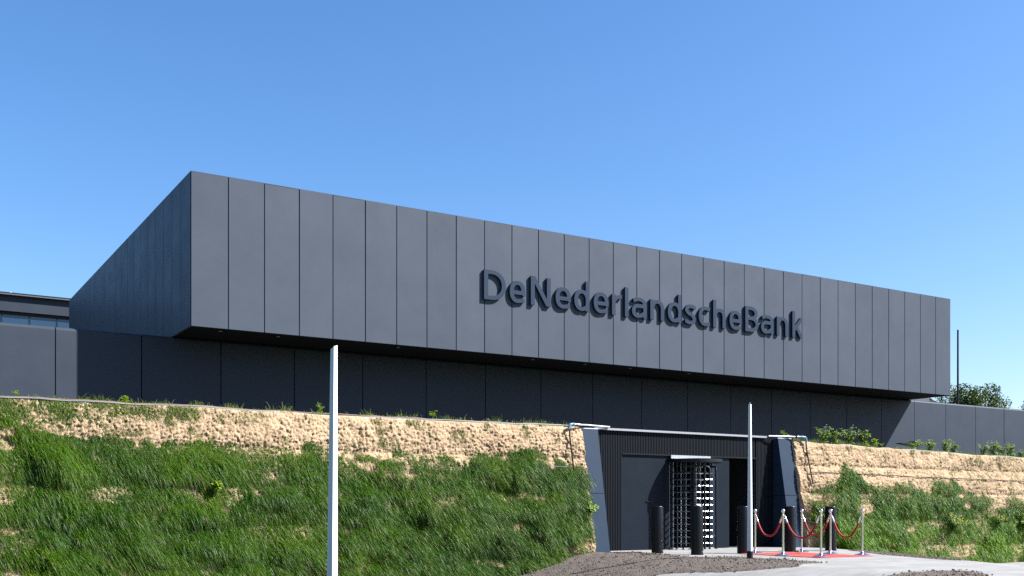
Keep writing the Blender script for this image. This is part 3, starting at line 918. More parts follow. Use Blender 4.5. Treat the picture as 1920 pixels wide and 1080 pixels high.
# ------------------------------------------------------------------ white poles
def pole(u, v, z0, z1, w0, w1, lean, lab, cap):
    t = thing('pole', (u, v, z0), lab, 'pole', 'tapered pale grey poles', rot=-RZ)
    def ring(w, z, ox):
        pts = []
        h = w / 2
        r = h * 0.16
        for k in range(4):
            a = math.pi / 2 * k + R(9)
            c = (h * math.cos(a), h * math.sin(a))
            n_ = (math.cos(a), math.sin(a)); tt = (-math.sin(a), math.cos(a))
            for s in (-1, -0.5, 0, 0.5, 1):
                rr = r
                pts.append((c[0] - n_[0] * rr * (abs(s) ** 2) * 1.0 + tt[0] * rr * s * 1.0 + ox, c[1] - n_[1] * rr * (abs(s) ** 2) + tt[1] * rr * s, z))
        return pts
    H = z1 - z0
    m = MB(); rings = []
    for i in range(9):
        f = i / 8
        rings.append(ring(w0 + (w1 - w0) * f, 0.16 + (H - 0.16) * f, lean * f))
    n = len(rings[0]); vs = [p for rg in rings for p in rg]
    # slanted cut on the top
    vs[-n:] = [(p[0], p[1], p[2] + (0.05 * (p[0] - lean) / w1 if cap == 'slant' else 0)) for p in vs[-n:]]
    fs = []
    for i in range(8):
        for k in range(n):
            fs.append((i * n + k, i * n + (k + 1) % n, (i + 1) * n + (k + 1) % n, (i + 1) * n + k))
    fs.append(tuple(8 * n + k for k in range(n))); fs.append(tuple(range(n))[::-1])
    m.add(vs, fs)
    place('shaft', m.mesh('shaft', smooth=14), 'pole_paint', t)
    place('foot', MB().lathe([(w0 * 0.5, -0.2), (w0 * 0.5, 0.158), (0.01, 0.159)], n=24).mesh('foot', smooth=40), 'black_steel', t)
    if cap == 'pin':
        place('top_pin', MB().lathe([(0.008, H), (0.008, H + 0.02), (0.014, H + 0.025), (0.014, H + 0.032)], (lean, 0, 0), 8).mesh('top_pin'), 'galvanised', t)
PB = GP(1406, 1048)
pole(PB[0], PB[1], 0.0, 1 + 198 * (FPX / (1048 - HOR)) / FPX, 0.122, 0.066, 0.0, 'small tapered pale grey pole with black foot in front of the portal doorway', 'pin')
Yp = 12.0; Xp = (622 - 960) / FPX * Yp
pole(DX * Xp + DY * Yp, EX * Xp + EY * Yp, -0.66, 1 + 305 * Yp / FPX, 0.136, 0.079, 0.026, 'tall tapered pale grey pole in the foreground before the grass wall', 'slant')

# ------------------------------------------------------------------ earth walls
def top_line(u):
    u = np.asarray(u, float)
    z = np.where(u < 17, TOPZ, np.interp(u, [21.3, 22.9, 26.2, 28.7, 32.0, 36.0], [2.90, 2.84, 2.765, 2.71, 2.685, 2.67]))
    return z + (fbm(u * 1.7, u * 0 + 3.3, 41, 3) - 0.5) * np.where(u < 17, 0.07, 0.09)
def wall_smooth(u, z):
    """v of the wall surface without clods"""
    h = TOPZ - z
    f = (h / 0.74) % 1.0
    course = 0.075 * np.power(np.abs(np.sin(np.pi * f)), 0.6)
    endf = np.where(u < 17, sstep(PU0 - 0.02, PU0 - 0.9, u), sstep(PU1 + 0.02, PU1 + 0.8, u))
    fat = 0.24 * sstep(0.1, 2.2, h) * (0.25 + 0.75 * endf)
    lf = 0.10 * (fbm(u * 0.8, z * 1.1, 51, 3) - 0.5) * (0.3 + 0.7 * endf)
    return WALL_V - BAT * h - course - fat - lf
def wall_rough(u, z):
    jx = (fbm(u * 6, z * 6, 67, 2) - 0.5) * 0.10; jz = (fbm(u * 6, z * 6, 69, 2) - 0.5) * 0.10
    w = worley((u + jx) / 0.060, (z + jz) / 0.075, 61)
    w2 = worley((u - jz) / 0.036, (z + jx) / 0.046, 63)
    big = fbm(u * 3.1, z * 3.4, 65, 3)
    hole = sstep(0.60, 0.72, fbm(u * 21, z * 17, 66, 2))
    cl = 0.048 * (0.55 - w) * (0.25 + 1.3 * big) + 0.042 * (0.5 - w2) + 0.07 * (big - 0.5) - 0.020 * hole
    # wire grid pressed into the face
    gu_ = np.abs(((u / 0.15) % 1.0) - 0.5) * 2; gz_ = np.abs(((z / 0.15 + 0.3) % 1.0) - 0.5) * 2
    on = sstep(0.42, 0.58, fbm(u * 1.4, z * 1.4, 68, 2))
    cl = cl - on * (0.014 * np.exp(-((1 - gu_) / 0.14) ** 2) + 0.010 * np.exp(-((1 - gz_) / 0.14) ** 2))
    return cl
def earth_wall(name, u0, u1, step, label):
    us = np.arange(u0, u1 + 1e-6, step)
    n = int(3.75 / step)
    T = np.linspace(0, 1, n)
    Ug, Tg = np.meshgrid(us, T)
    zb = terrain(Ug, np.full_like(Ug, 19.0)) - 0.15
    Zg = zb + (top_line(Ug) - zb) * Tg
    Vg = wall_smooth(Ug, Zg) - wall_rough(Ug, Zg) * np.minimum(1, (1 - Tg) * 18 + 0.6)
    P = np.stack([Ug, Vg, Zg], -1)
    # top strip running back, then both ends closed
    back = []
    for dv, dz in ((0.10, 0.01), (0.25, 0.0), (0.45, -0.04), (0.6, -0.5)):
        r = P[-1].copy(); r[:, 1] = WALL_V + dv + (r[:, 1] - WALL_V) * 0.4; r[:, 2] += dz + 0.02 * (vnoise(us * 9, us * 0 + dv * 20, 9) - 0.5)
        back.append(r)
    P = np.concatenate([P, np.stack(back)], 0)
    L_ = P[:, :1].copy(); L_[:, :, 1] += 0.6
    R_ = P[:, -1:].copy(); R_[:, :, 1] += 0.6
    P = np.concatenate([L_, P, R_], 1)
    org = ((u0 + u1) / 2, WALL_V, 0.0)
    P = P - np.array(org)
    o = place(name, grid_mesh(name, P), 'clay')
    o.location = W(*org); o.rotation_euler = (0, 0, RZ)
    tag(o, label, 'wall')
    return o
earth_wall('earth_wall', -4.0, PU0 - 0.012, 0.02, 'long sandy clay earth wall with wire grid left of the portal')
earth_wall('earth_wall', PU1 + 0.012, 42.0, 0.026, 'shorter sandy clay earth wall with wire grid right of the portal')

# ------------------------------------------------------------------ hanging grass
def blades(name, root, nrm, L, wid, lean, up, col, label, sideways=None):
    """root (n,3), nrm outward (n,3), lean along u (n), up lift (n); four-row blades that arch over and hang"""
    n = len(root)
    side = np.stack([np.ones(n), np.zeros(n), np.zeros(n)], -1)
    tw = rng.uniform(-0.9, 0.9, n)
    sd = side * np.cos(tw)[:, None] + nrm * np.sin(tw)[:, None]
    a = nrm * rng.uniform(0.35, 0.75, n)[:, None] + np.array([0, 0, 1.0]) * up[:, None] + side * (lean * 0.55 + rng.normal(0, 0.16, n))[:, None]
    b = np.array([0, 0, -1.0]) * (rng.uniform(0.65, 1.15, n))[:, None] - nrm * rng.uniform(0.10, 0.45, n)[:, None] + side * (lean * 0.45)[:, None]
    rows = []
    for s, wf in ((0.0, 0.8), (0.36, 1.0), (0.7, 0.72)):
        c = root + L[:, None] * (a * s + b * s * s)
        off_ = sd * (wid * wf * 0.5)[:, None]
        rows.append(c - off_); rows.append(c + off_)
    rows.append(root + L[:, None] * (a + b))
    Vt = np.stack(rows, 1)                      # n,7,3
    q = np.array([0, 1, 3, 2, 2, 3, 5, 4, 4, 5, 6])
    F = (q[None] + (np.arange(n) * 7)[:, None]).ravel()
    sizes = np.tile([4, 4, 3], n)
    C = np.repeat(col[:, None, :], 7, 1).reshape(-1, 3)
    me = np_mesh(name, Vt.reshape(-1, 3), F, sizes, C)
    o = place(name, me, 'grass_blade'); o.rotation_euler = (0, 0, RZ)
    tag(o, label, 'grass', kind='stuff')
    return o

def bare_left(u):
    # depth of the bare band under the wall top, by distance along the wall
    return np.interp(u, [PU(0, 20), PU(70, 20), PU(180, 20), PU(300, 20), PU(560, 20), PU(800, 20), PU(930, 20), PU(985, 20), PU(1003, 20), PU(1030, 20), PU(1090, 20)],
                     [0.30, 0.46, 0.64, 0.66, 0.70, 0.72, 0.66, 0.46, 0.52, 0.90, 0.86])
def bare_right(u):
    return np.interp(u, [PU(1490, 20), PU(1520, 20), PU(1548, 20), PU(1560, 20), PU(1580, 20), PU(1600, 20), PU(1650, 20), PU(1665, 20), PU(1720, 20), PU(1780, 20), PU(1800, 20), PU(1850, 20), PU(1920, 20)],
                     [1.40, 1.25, 1.02, 0.80, 0.30, 0.86, 1.05, 0.95, 0.72, 0.85, 1.20, 1.36, 1.30])

def plant(u0, u1, dens, side):
    area = (u1 - u0) * 3.2
    n = int(area * dens)
    u = rng.uniform(u0, u1, n)
    zb = terrain(u, np.full(n, 19.0)) - 0.05
    zt = top_line(u)
    z = zb + (zt - zb) * rng.uniform(0, 1, n)
    h = zt - z
    wob = fbm(u * 2.4, z * 2.4, 71, 4) - 0.5
    wob2 = fbm(u * 6.0, z * 6.0, 73, 3) - 0.5
    clump = fbm(u * 1.1 + 5, z * 1.6, 75, 4)
    bare = bare_left(u) if side == 'L' else bare_right(u)
    edge = bare + wob * 0.42 + wob2 * 0.26
    full = sstep(-0.04, 0.06, h - edge)
    # thin tufts higher up
    sparse = np.zeros(n)
    if side == 'L':
        lf = sstep(PU(330, 20), PU(40, 20), u)
        sparse += lf * sstep(0.40, 0.55, fbm(u * 3, z * 3.2, 81, 4)) * 0.95
        fr = sstep(PU(560, 20), PU(200, 20), u) * sstep(0.34, 0.46, fbm(u * 2.2, z * 0 + 2, 83, 3)) * sstep(0.30, 0.14, h)
        sparse += fr * 0.9
        sparse += sstep(0.60, 0.70, fbm(u * 4.2, z * 4.2, 85, 4)) * 0.5
    else:
        sparse += sstep(0.58, 0.68, fbm(u * 4.0, z * 4.0, 87, 4)) * 0.55
        sparse += sstep(PU(1790, 20), PU(1850, 20), u) * sstep(0.50, 0.62, fbm(u * 3.2, z * 4.0, 89, 4)) * 0.5
    # bald scars, mostly just under a course joint
    f = (h / 0.74) % 1.0
    joint = np.exp(-((f - 0.10) / 0.10) ** 2) + np.exp(-((f - 1.05) / 0.10) ** 2)
    bald = fbm(u * 2.1, z * 4.6, 91, 4) + 0.07 * joint
    keep = 1 - 0.93 * sstep(0.625, 0.69, bald)
    if side == 'R':
        keep *= 1 - 0.9 * sstep(0.60, 0.67, fbm(u * 2.7, z * 2.7, 93, 4)) * sstep(1.9, 1.2, h)
    # bare shoulders next to the portal
    if side == 'L':
        endb = sstep(PU0 - 0.05, PU0 - 0.40, u + wob * 0.35)
    else:
        endb = sstep(PU1 + 0.02, PU1 + 0.35, u + wob * 0.3)
    dn = np.maximum(full * keep, sparse) * endb
    dn *= 0.45 + 0.55 * sstep(0.25, 0.55, clump)
    ok = rng.uniform(0, 1, n) < dn
    u, z, h, full, clump, wob, edge = u[ok], z[ok], h[ok], full[ok], clump[ok], wob[ok], edge[ok]
    n = len(u)
    v = wall_smooth(u, z) + 0.01
    nrm = np.stack([np.zeros(n), -np.ones(n), np.full(n, 0.16)], -1)
    nrm /= np.linalg.norm(nrm[0])
    # lumps of turf swell outwards
    swell = 0.50 * np.clip(clump - 0.40, 0, 0.5) * full * sstep(0, 0.5, h - edge)
    v = v - swell
    root = np.stack([u, v, z], -1)
    depth = np.clip((h - edge) / 0.5, 0, 1)
    big = 0.10 + 0.16 * depth * (0.55 + 0.9 * clump)
    L = big * rng.uniform(0.55, 1.35, n)
    if side == 'R': L *= 0.9
    L *= np.where(h < 0.32, 1.35, 0.85 + 0.15 * full)
    lean = 0.42 + 0.5 * (fbm(u * 0.7, z * 0.9, 95, 3) - 0.5) + (0.0 if side == 'L' else -0.15)
    lean = lean * (0.4 + 0.6 * depth)
    up = 0.55 - 0.25 * depth + rng.normal(0, 0.12, n)
    wid = rng.uniform(0.0045, 0.0080, n) * (1.0 if side == 'L' else 1.3)
    # blade colours: fresh, deep, bluish, straw
    t = np.clip(fbm(u * 1.7, z * 1.7, 97, 4) * 1.5 - 0.28 + rng.normal(0, 0.16, n), 0, 1)[:, None]
    fresh, deep = np.array([0.068, 0.140, 0.002]), np.array([0.022, 0.074, 0.002])
    if side == 'R':
        fresh, deep = fresh * 1.15, deep * 1.25
        low = (sstep(1.5, 2.4, h) * 0.7 * (0.5 + fbm(u * 2.2, z * 2.6, 103, 3)))[:, None]
        fresh = fresh + np.array([0.070, 0.110, 0.002]) * low; deep = deep + np.array([0.050, 0.095, 0.002]) * low
    blue, straw = np.array([0.034, 0.080, 0.020]), np.array([0.20, 0.165, 0.075])
    c = fresh * t + deep * (1 - t)
    bl = (sstep(0.52, 0.68, fbm(u * 0.9, z * 1.4, 99, 3)) * 0.25)[:, None]
    c = c * (1 - bl) + blue * bl
    st_ = rng.uniform(0, 1, n) < (0.03 + (0.14 if side == 'L' else 0.08) * (1 - full) + (0.10 if side == 'L' else 0.05) * (bald[ok] > 0.60))
    c[st_] = straw * rng.uniform(0.6, 1.1, (st_.sum(), 1))
    c *= rng.uniform(0.75, 1.25, (n, 1))
    return root, nrm, np.maximum(L, 0.04), wid, lean, up, c

a = plant(-1.5, PU0 - 0.03, 11500, 'L')
blades('wall_grass', *a, 'thick green grass hanging over the left earth wall')
b = plant(PU1 + 0.03, 41.5, 6000, 'R')
blades('wall_grass', *b, 'green grass and patchy turf on the right earth wall')

# fringe of upright grass along the top of both walls
def fringe():
    cu_l = rng.uniform(-1.5, PU0 - 0.15, 110)
    cu_r = np.concatenate([rng.uniform(PU1 + 0.2, PU(1530, 20), 8), rng.uniform(PU(1530, 20), PU(1655, 20), 60), rng.uniform(PU(1690, 20), 34, 90)])
    cc = np.concatenate([cu_l, cu_r]); cn = rng.integers(6, 46, len(cc))
    u = np.repeat(cc, cn); n = len(u)
    u = u + rng.normal(0, 0.07, n)
    u = np.where(u < 17.8, np.minimum(u, PU0 - 0.05), np.maximum(u, PU1 + 0.05))
    v = WALL_V + np.repeat(rng.uniform(0.04, 0.30, len(cc)), cn) + rng.normal(0, 0.03, n)
    root = np.stack([u, v, top_line(u) - 0.015], -1)
    nrm = np.stack([rng.normal(0, .45, n), rng.normal(-0.1, .45, n), np.ones(n) * 1.6], -1); nrm /= np.linalg.norm(nrm, axis=1)[:, None]
    L = np.repeat(rng.uniform(0.06, 0.20, len(cc)), cn) * rng.uniform(0.5, 1.3, n)
    c = np.array([0.075, 0.125, 0.012]) * rng.uniform(0.5, 1.4, (n, 1)); sel = rng.uniform(0, 1, n) < 0.15; c[sel] = np.array([0.19, 0.16, 0.075])
    blades('fringe_grass', root, nrm, L, rng.uniform(0.006, 0.011, n), rng.normal(0, 0.35, n), rng.uniform(0.9, 1.5, n), c, 'thin upright grass along the top edge of both earth walls')
fringe()

# ------------------------------------------------------------------ pipes and hoses along the wall top
def wavy(u0, u1, v, dz, amp, seed, step=0.25):
    us = np.arange(u0, u1, step)
    z = top_line(us) + dz + amp * (fbm(us * 1.1, us * 0 + seed, seed, 3) - 0.5)
    return [(float(a_), v + 0.10 * (float(vnoise(np.array([a_ * .6]), np.array([seed * 1.0]), seed)[0]) - .5), float(b_)) for a_, b_ in zip(us, z)]
o = top_mesh('garden_hose', MB().tube(wavy(-3.5, PU(1062, 20), WALL_V + 0.06, 0.035, 0.03, 3), 0.014, 6), 'brown_hose', smooth=60)
tag(o, 'thin brown hose lying along the top of the left earth wall', 'hose')
o = top_mesh('edge_strip', MB().tube(wavy(-3.5, PU0 - 0.1, WALL_V + 0.0, 0.005, 0.04, 8), 0.018, 5), 'grey_edge', smooth=60)
tag(o, 'grey fabric edge strip along the top of the left earth wall', 'edging')
o = top_mesh('edge_strip', MB().tube(wavy(PU1 + 0.1, 41.5, WALL_V + 0.0, 0.005, 0.05, 9), 0.018, 5), 'grey_edge', smooth=60)
tag(o, 'grey fabric edge strip along the top of the right earth wall', 'edging')

def riser(px, down, sgn, lab):
    u = PU(px, WALL_V - 0.12)
    v = WALL_V - 0.16
    zt = TOPZ + 0.02 if sgn < 0 else 2.95
    t = thing('irrigation_pipe', (u, v, 1.0), lab, 'pipe', 'irrigation pipes beside the portal')
    zb = zt - down
    vb = float(wall_smooth(np.array([u]), np.array([zb]))[0]) - 0.05
    part('riser', MB().tube([(u, v, zt - 0.07), (u, v - 0.02, zt - 0.3), (u, vb, zb)], 0.019, 8), 'black_pipe', t, 50)
    part('elbow', MB().tube([(u - sgn * -0.02, v, zt - 0.09), (u, v, zt - 0.01), (u - sgn * 0.03, v, zt + 0.03), (u - sgn * 0.10, v + 0.02, zt + 0.035)], [0.028, 0.030, 0.032, 0.032], 10), 'blue_fitting', t, 50)
    if sgn > 0:
        xe = PU(1436, RIB_V)
    else:
        xe = PU(1138, RIB_V)
    part('coupling', MB().tube([(u - sgn * 0.10, v + 0.02, zt + 0.035), (u - sgn * 0.16, v + 0.04, zt + 0.036)], 0.038, 10), 'blue_fitting', t, 50)
    part('valve', MB().tube([(u - sgn * 0.17, v + 0.04, zt + 0.036), (u - sgn * 0.33, v + 0.08, zt + 0.036)], 0.026, 10), 'black_pipe', t, 50)
    for k in range(4):
        part('clamp_ring', MB().tube([(u - sgn * (0.19 + 0.035 * k), v + 0.05, zt + 0.036), (u - sgn * (0.20 + 0.035 * k), v + 0.05, zt + 0.036)], 0.034, 10), 'galvanised', t, 50)
    part('feed_pipe', MB().tube([(u - sgn * 0.33, v + 0.08, zt + 0.036), (u - sgn * 0.6, v + 0.14, zt + 0.045), (xe, RIB_V - 0.10, zt + 0.035)], 0.020, 10), 'white_pipe', t, 50)
    return u
riser(1066, 1.05, -1, 'black irrigation riser with blue fitting and white feed pipe left of the portal')
ur = riser(1509, 1.25, 1, 'black irrigation riser with blue fitting and white feed pipe right of the portal')
# drip line across the bare clay on the right
us = np.arange(ur, PU(1920, 19.8) + 3, 0.2)
zz = 1 + (956 - 886) / FPX * 28.5 - 0.012 * (us - ur) + 0.03 * (fbm(us * 1.3, us * 0, 121, 3) - 0.5)
vv = wall_smooth(us, zz) - 0.045
o = top_mesh('drip_line', MB().tube(list(zip(us.tolist(), vv.tolist(), zz.tolist())), 0.012, 6), 'black_pipe', smooth=60)
tag(o, 'thin dark drip hose strung across the clay of the right wall', 'hose')
us = np.linspace(PU(1000, 19.8), PU(1062, 19.8), 8); zz = np.full(8, ZAT(874, 13.0, 19.8)); vv = wall_smooth(us, zz) - 0.07
o = top_mesh('drip_line', MB().tube(list(zip(us.tolist(), vv.tolist(), zz.tolist())), 0.007, 6), 'grey_edge', smooth=60)
tag(o, 'short pale drip hose beside the riser left of the portal', 'hose')

# ------------------------------------------------------------------ weeds
def weed_mesh(seed, h, spread, n_stem, n_leaf, leaf, pal, flowers=None, nfl=0):
    r = np.random.default_rng(seed)
    stm = MB(); lv, lf, lc = [], [], []; fm = MB()
    for s in range(n_stem):
        a = r.uniform(0, 6.283); tip = np.array([math.cos(a) * spread * r.uniform(0.2, 1), math.sin(a) * spread * r.uniform(0.2, 1), h * r.uniform(0.65, 1.05)])
        pts = [np.array([0, 0, -0.05]) + tip * 0.0, tip * np.array([0.3, 0.3, 0.45]), tip * np.array([0.7, 0.7, 0.8]), tip]
        stm.tube([tuple(p) for p in pts], [0.006, 0.005, 0.004, 0.002], 5)
        for k in range(n_leaf):
            f = r.uniform(0.15, 1.0)
            i = min(2, int(f * 3)); p = pts[i] + (pts[i + 1] - pts[i]) * (f * 3 - i)
            az, el = r.uniform(0, 6.283), r.uniform(-0.3, 0.9)
            d = np.array([math.cos(az) * math.cos(el), math.sin(az) * math.cos(el), math.sin(el)])
            sd = np.cross(d, [0, 0, 1.0]); sd /= np.linalg.norm(sd) + 1e-6
            nn = np.cross(sd, d)
            L = leaf * r.uniform(0.6, 1.3) * (1.1 - 0.45 * f); w = L * r.uniform(0.28, 0.42)
            b0 = p + d * 0.01
            q = [b0, b0 + d * L * 0.35 + sd * w + nn * w * 0.3, b0 + d * L * 0.75 + sd * w * 0.8 + nn * w * 0.2, b0 + d * L - np.array([0, 0, L * 0.2]),
                 b0 + d * L * 0.75 - sd * w * 0.8 + nn * w * 0.2, b0 + d * L * 0.35 - sd * w + nn * w * 0.3, b0 + d * L * 0.5]
            o_ = len(lv); lv += q
            lf += [(o_, o_ + 1, o_ + 6), (o_ + 1, o_ + 2, o_ + 6), (o_ + 2, o_ + 3, o_ + 6), (o_ + 3, o_ + 4, o_ + 6), (o_ + 4, o_ + 5, o_ + 6), (o_ + 5, o_, o_ + 6)]
            c = np.array(pal[r.integers(len(pal))]) * r.uniform(0.7, 1.3); lc += [c] * 7
        if flowers and s < nfl:
            for k in range(3):
                q = tip + r.normal(0, 0.018, 3)
                fs_ = 0.6 if flowers == 'flower_white' else 1.0
                fm.lathe([(0.004 * fs_, -0.006), (0.014 * fs_, 0.002), (0.010 * fs_, 0.008)], tuple(q), 6)
    F = np.array(lf)
    leaf_me = np_mesh('foliage', np.array(lv), F.ravel(), np.full(len(F), 3), np.array(lc))
    return stm.mesh('stem', smooth=60), leaf_me, (fm.mesh('flower') if flowers and fm.v else None), flowers
PAL1 = [(0.13, 0.20, 0.022), (0.08, 0.15, 0.015), (0.21, 0.27, 0.075)]
PAL2 = [(0.18, 0.25, 0.014), (0.11, 0.19, 0.014)]
WV = [weed_mesh(1, 0.30, 0.10, 6, 12, 0.075, PAL1, 'flower_white', 4), weed_mesh(2, 0.32, 0.12, 7, 13, 0.07, PAL1, 'flower_white', 5),
      weed_mesh(3, 0.26, 0.10, 5, 11, 0.085, PAL2), weed_mesh(4, 0.20, 0.06, 2, 5, 0.09, PAL2), weed_mesh(5, 0.34, 0.13, 8, 12, 0.065, PAL1, 'flower_white', 6),
      weed_mesh(6, 0.40, 0.28, 14, 16, 0.11, PAL2), weed_mesh(7, 0.50, 0.40, 20, 12, 0.06, PAL1, 'flower_yellow', 18)]
def weed(kind, u, v, z, s, label, group, tilt=None):
    t = thing('weed', (u, v, z), label, 'plant', group, rot=random.uniform(0, 6.28))
    t.scale = (s * 1.15, s * 1.15, s)
    if tilt: t.rotation_euler = tilt
    st_, lf_, fl_, fm_ = WV[kind]
    place('stem', st_, 'stem', t); place('foliage', lf_, 'leaf', t)
    if fl_: place('flower', fl_, fm_, t)['kind'] = 'stuff'
def weed_top(px, kind, hpx, label, dv=0.25):
    v = WALL_V + dv; u = PU(px, v); z = float(top_line(np.array([u]))[0]) - 0.01
    hm = hpx * (DY * u + EY * v) / FPX
    nominal = [0.30, 0.32, 0.26, 0.20, 0.34][kind]
    weed(kind, u, v, z, hm / nominal, label, 'weeds on top of the earth walls')
for px, kind, hp, lab in (
        (30, 3, 20, 'thin two-leaved weed on the wall top at far left'), (234, 2, 22, 'leafy weed on the wall top below the left flank'),
        (598, 0, 24, 'leafy weed on the wall top just left of the tall pole'), (811, 3, 22, 'single thin weed on the wall top right of the tall pole'),
        (1467, 0, 17, 'small weed above the right slanted portal panel'), (1479, 3, 14, 'tiny weed just left of the right blue pipe fitting'),
        (1542, 4, 34, 'tall weed nearest the right riser on the wall top'), (1565, 1, 33, 'bushy weed second from the right riser on the wall top'),
        (1590, 4, 36, 'tall weed third from the right riser on the wall top'), (1617, 0, 33, 'weed fourth from the right riser before the shaded wall'),
        (1640, 2, 20, 'short yellowish weed at the end of the shaded wall'), (1653, 3, 12, 'tiny weed left of the wedge lamp'),
        (1711, 2, 17, 'yellow green weed right in front of the wedge lamp'), (1722, 3, 24, 'thin weed just right of the wedge lamp'),
        (1744, 1, 26, 'bushy weed left of the first wall joint right of the lamp'), (1774, 0, 26, 'weed under the joint of the lit lower wall'),
        (1788, 1, 24, 'weed just right of the joint of the lit lower wall'), (1843, 4, 26, 'first weed of the row at far right'),
        (1862, 1, 29, 'second weed of the row at far right'), (1880, 4, 29, 'third weed of the row at far right'),
        (1896, 0, 27, 'fourth weed of the row at far right'), (1913, 1, 18, 'low weed last at the right picture edge')):
    weed_top(px, kind, hp, lab)
def weed_face(px, py, kind, s, lab):
    u = PU(px, 19.5); 
    for _ in range(4):
        z = ZAT(py, u, 19.5); v = float(wall_smooth(np.array([u]), np.array([z]))[0]); u = PU(px, v)
    t = (R(58 if kind == 5 else 24), 0, RZ)
    weed(kind, u, v - (0.02 if kind == 5 else 0.10), z, s, lab, 'weeds growing out of the earth walls', t)
weed_face(1098, 958, 5, 0.70, 'bright leafy sprout overhanging the left slanted portal panel')
weed_face(1782, 992, 6, 0.85, 'yellow flowering bush low on the right earth wall')
weed_face(1866, 982, 6, 0.6, 'smaller yellow flowering bush at the right of the right wall')
weed_face(402, 925, 2, 0.9, 'pale green broad-leaved weed among the long grass at left')
weed_face(1912, 985, 5, 0.6, 'broad-leaved weed on the right wall at the picture edge')

# ------------------------------------------------------------------ wedge lamp on the terrace
lv_ = LV - 0.9
lu = PU(1713, lv_)
lz = ZAT(829, lu, lv_)
lamp = thing('wedge_lamp', (lu, lv_, 2.7), 'dark wedge shaped outdoor lamp arm on a short post before the lit lower wall', 'lamp')
part('post', MB().box(lu - 0.06, lu + 0.06, lv_ - 0.05, lv_ + 0.05, 2.6, lz - 0.18), 'galvanised', lamp)
w_ = MB()
ltip = PU(1685, lv_)
w_.add([(lu + 0.10, lv_ - 0.16, lz), (lu + 0.10, lv_ + 0.16, lz), (ltip, lv_ + 0.13, lz - 0.07), (ltip, lv_ - 0.13, lz - 0.07),
        (lu + 0.10, lv_ - 0.16, lz - 0.19), (lu + 0.10, lv_ + 0.16, lz - 0.19), (ltip, lv_ + 0.13, lz - 0.10), (ltip, lv_ - 0.13, lz - 0.10)],
       [(0, 1, 2, 3), (7, 6, 5, 4), (0, 3, 7, 4), (1, 5, 6, 2), (2, 6, 7, 3), (0, 4, 5, 1)])
part('arm', w_, 'black_steel', lamp)
part('top_cap', MB().box(lu - 0.12, lu + 0.12, lv_ - 0.17, lv_ + 0.17, lz + 0.003, lz + 0.03), 'galvanised', lamp)

# ------------------------------------------------------------------ mast, shed and trees behind
vm = 46.0; um = PU(1796, vm); Ym = DY * um + EY * vm
mast = thing('mast', (um, vm, 2.6), 'thin dark mast rising behind the lower wall at right', 'mast')
part('shaft', MB().tube([(um, vm, 2.6), (um, vm, 1 + (956 - 620) / FPX * Ym)], [0.085, 0.06], 12), 'black_steel', mast, 50)
part('cap', MB().lathe([(0.062, 0), (0.062, 0.05), (0.02, 0.07)], (um, vm, 1 + (956 - 620) / FPX * Ym), 12), 'black_steel', mast, 50)

vs_ = 60.0
su0, su1 = PU(1700, vs_), PU(1756, vs_)
sz = ZAT(744, (su0 + su1) / 2, vs_)
shed = thing('shed', (su0, vs_, 2.6), 'grey pitched roof of a shed glimpsed under the right end of the upper volume', 'shed')
part('wall', MB().box(su0, su1, vs_, vs_ + 5, 2.6, sz - 0.45), 'wall_panel', shed)
um_ = PU(1738, vs_)
part('roof', MB().add([(su0, vs_ - 0.2, sz + 0.1), (um_, vs_ - 0.2, sz), (su1 + 0.1, vs_ - 0.2, sz - 0.5), (su0, vs_ - 0.2, sz - 0.5), (su0, vs_ + 5.2, sz + 0.1), (um_, vs_ + 5.2, sz), (su1 + 0.1, vs_ + 5.2, sz - 0.5), (su0, vs_ + 5.2, sz - 0.5)],
     [(0, 1, 2, 3), (7, 6, 5, 4), (0, 4, 5, 1), (1, 5, 6, 2), (2, 6, 7, 3), (3, 7, 4, 0)]), 'roof_metal', shed)

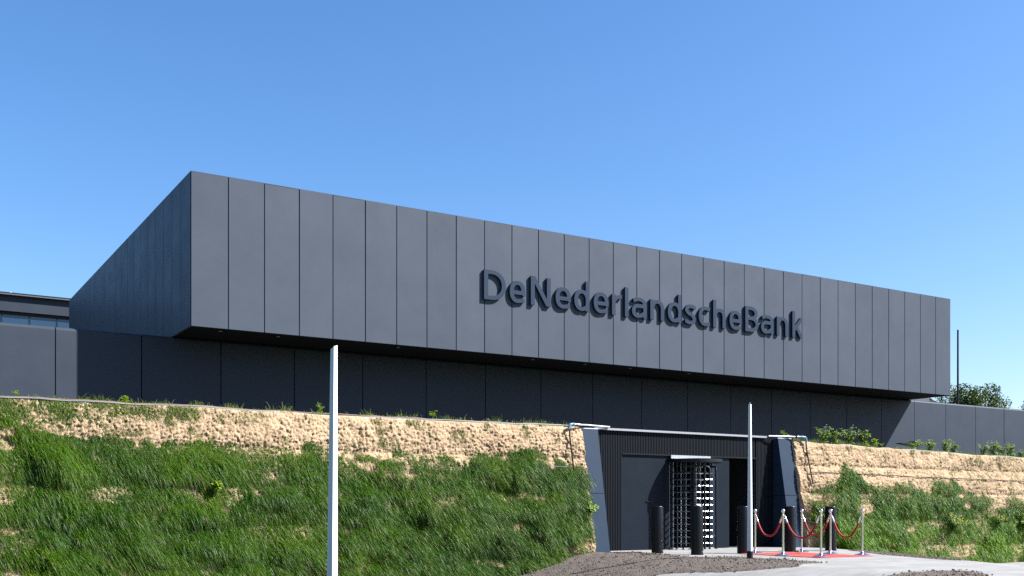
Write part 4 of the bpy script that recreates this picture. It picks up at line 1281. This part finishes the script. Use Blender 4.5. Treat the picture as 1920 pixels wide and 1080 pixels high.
def tree(px, v, ytop, half_px, seed, label, nl=30000):
    r = np.random.default_rng(seed)
    u = PU(px, v); Y = DY * u + EY * v
    ztop = 1 + (956 - ytop) / FPX * Y; rad = half_px / FPX * Y
    zb = 2.6; H = ztop - zb
    t = thing('tree', (u, v, zb), label, 'tree', 'trees beyond the lower wall')
    br = MB()
    br.tube([(u, v, zb - 0.2), (u + 0.05, v, zb + H * 0.25), (u, v + 0.1, zb + H * 0.5)], [0.22, 0.17, 0.12], 10)
    cen = []
    for k in range(70):
        a, f = r.uniform(0, 6.283), r.uniform(0.35, 1.0)
        zz = zb + H * r.uniform(0.25, 0.93)
        prof = math.sqrt(max(0.05, 1 - ((zz - (zb + H * 0.5)) / (H * 0.52)) ** 2))
        q = np.array([u + rad * prof * f * math.cos(a), v + rad * prof * f * math.sin(a), zz])
        cen.append((q, rad * r.uniform(0.20, 0.36)))
        br.tube([(u, v, zb + H * 0.22 + (zz - zb) * 0.3), tuple((np.array([u, v, zb + H * 0.45]) + q) / 2), tuple(q)], [0.07, 0.045, 0.012], 6)
    part('trunk', br, 'bark', t, 60)
    ci = r.integers(len(cen), size=nl)
    C = np.array([c[0] for c in cen])[ci]; S = np.array([c[1] for c in cen])[ci]
    d = r.normal(0, 1, (nl, 3)); d /= np.linalg.norm(d, axis=1)[:, None]
    P = C + d * (S * r.uniform(0.25, 1.0, nl) ** 0.6)[:, None]
    a = r.normal(0, 1, (nl, 3)); a /= np.linalg.norm(a, axis=1)[:, None]
    b = np.cross(a, r.normal(0, 1, (nl, 3))); b /= np.linalg.norm(b, axis=1)[:, None]
    s = r.uniform(0.07, 0.15, nl)[:, None]
    Q = np.stack([P - a * s, P + b * s * 0.5, P + a * s, P - b * s * 0.5], 1) - np.array([u, v, zb])
    col = np.array([0.050, 0.080, 0.020]) * r.uniform(0.6, 1.5, (nl, 1)) * (0.75 + 0.5 * r.uniform(0, 1, len(cen))[ci])[:, None]
    F = np.arange(nl * 4)
    place('crown', np_mesh('crown', Q.reshape(-1, 3), F, np.full(nl, 4), np.repeat(col, 4, 0)), 'tree_leaf', t)
tree(1832, 58.0, 719, 82, 5, 'round green tree behind the wall beside the mast')
tree(1962, 62.0, 742, 52, 9, 'tree barely showing at the right picture edge', 9000)
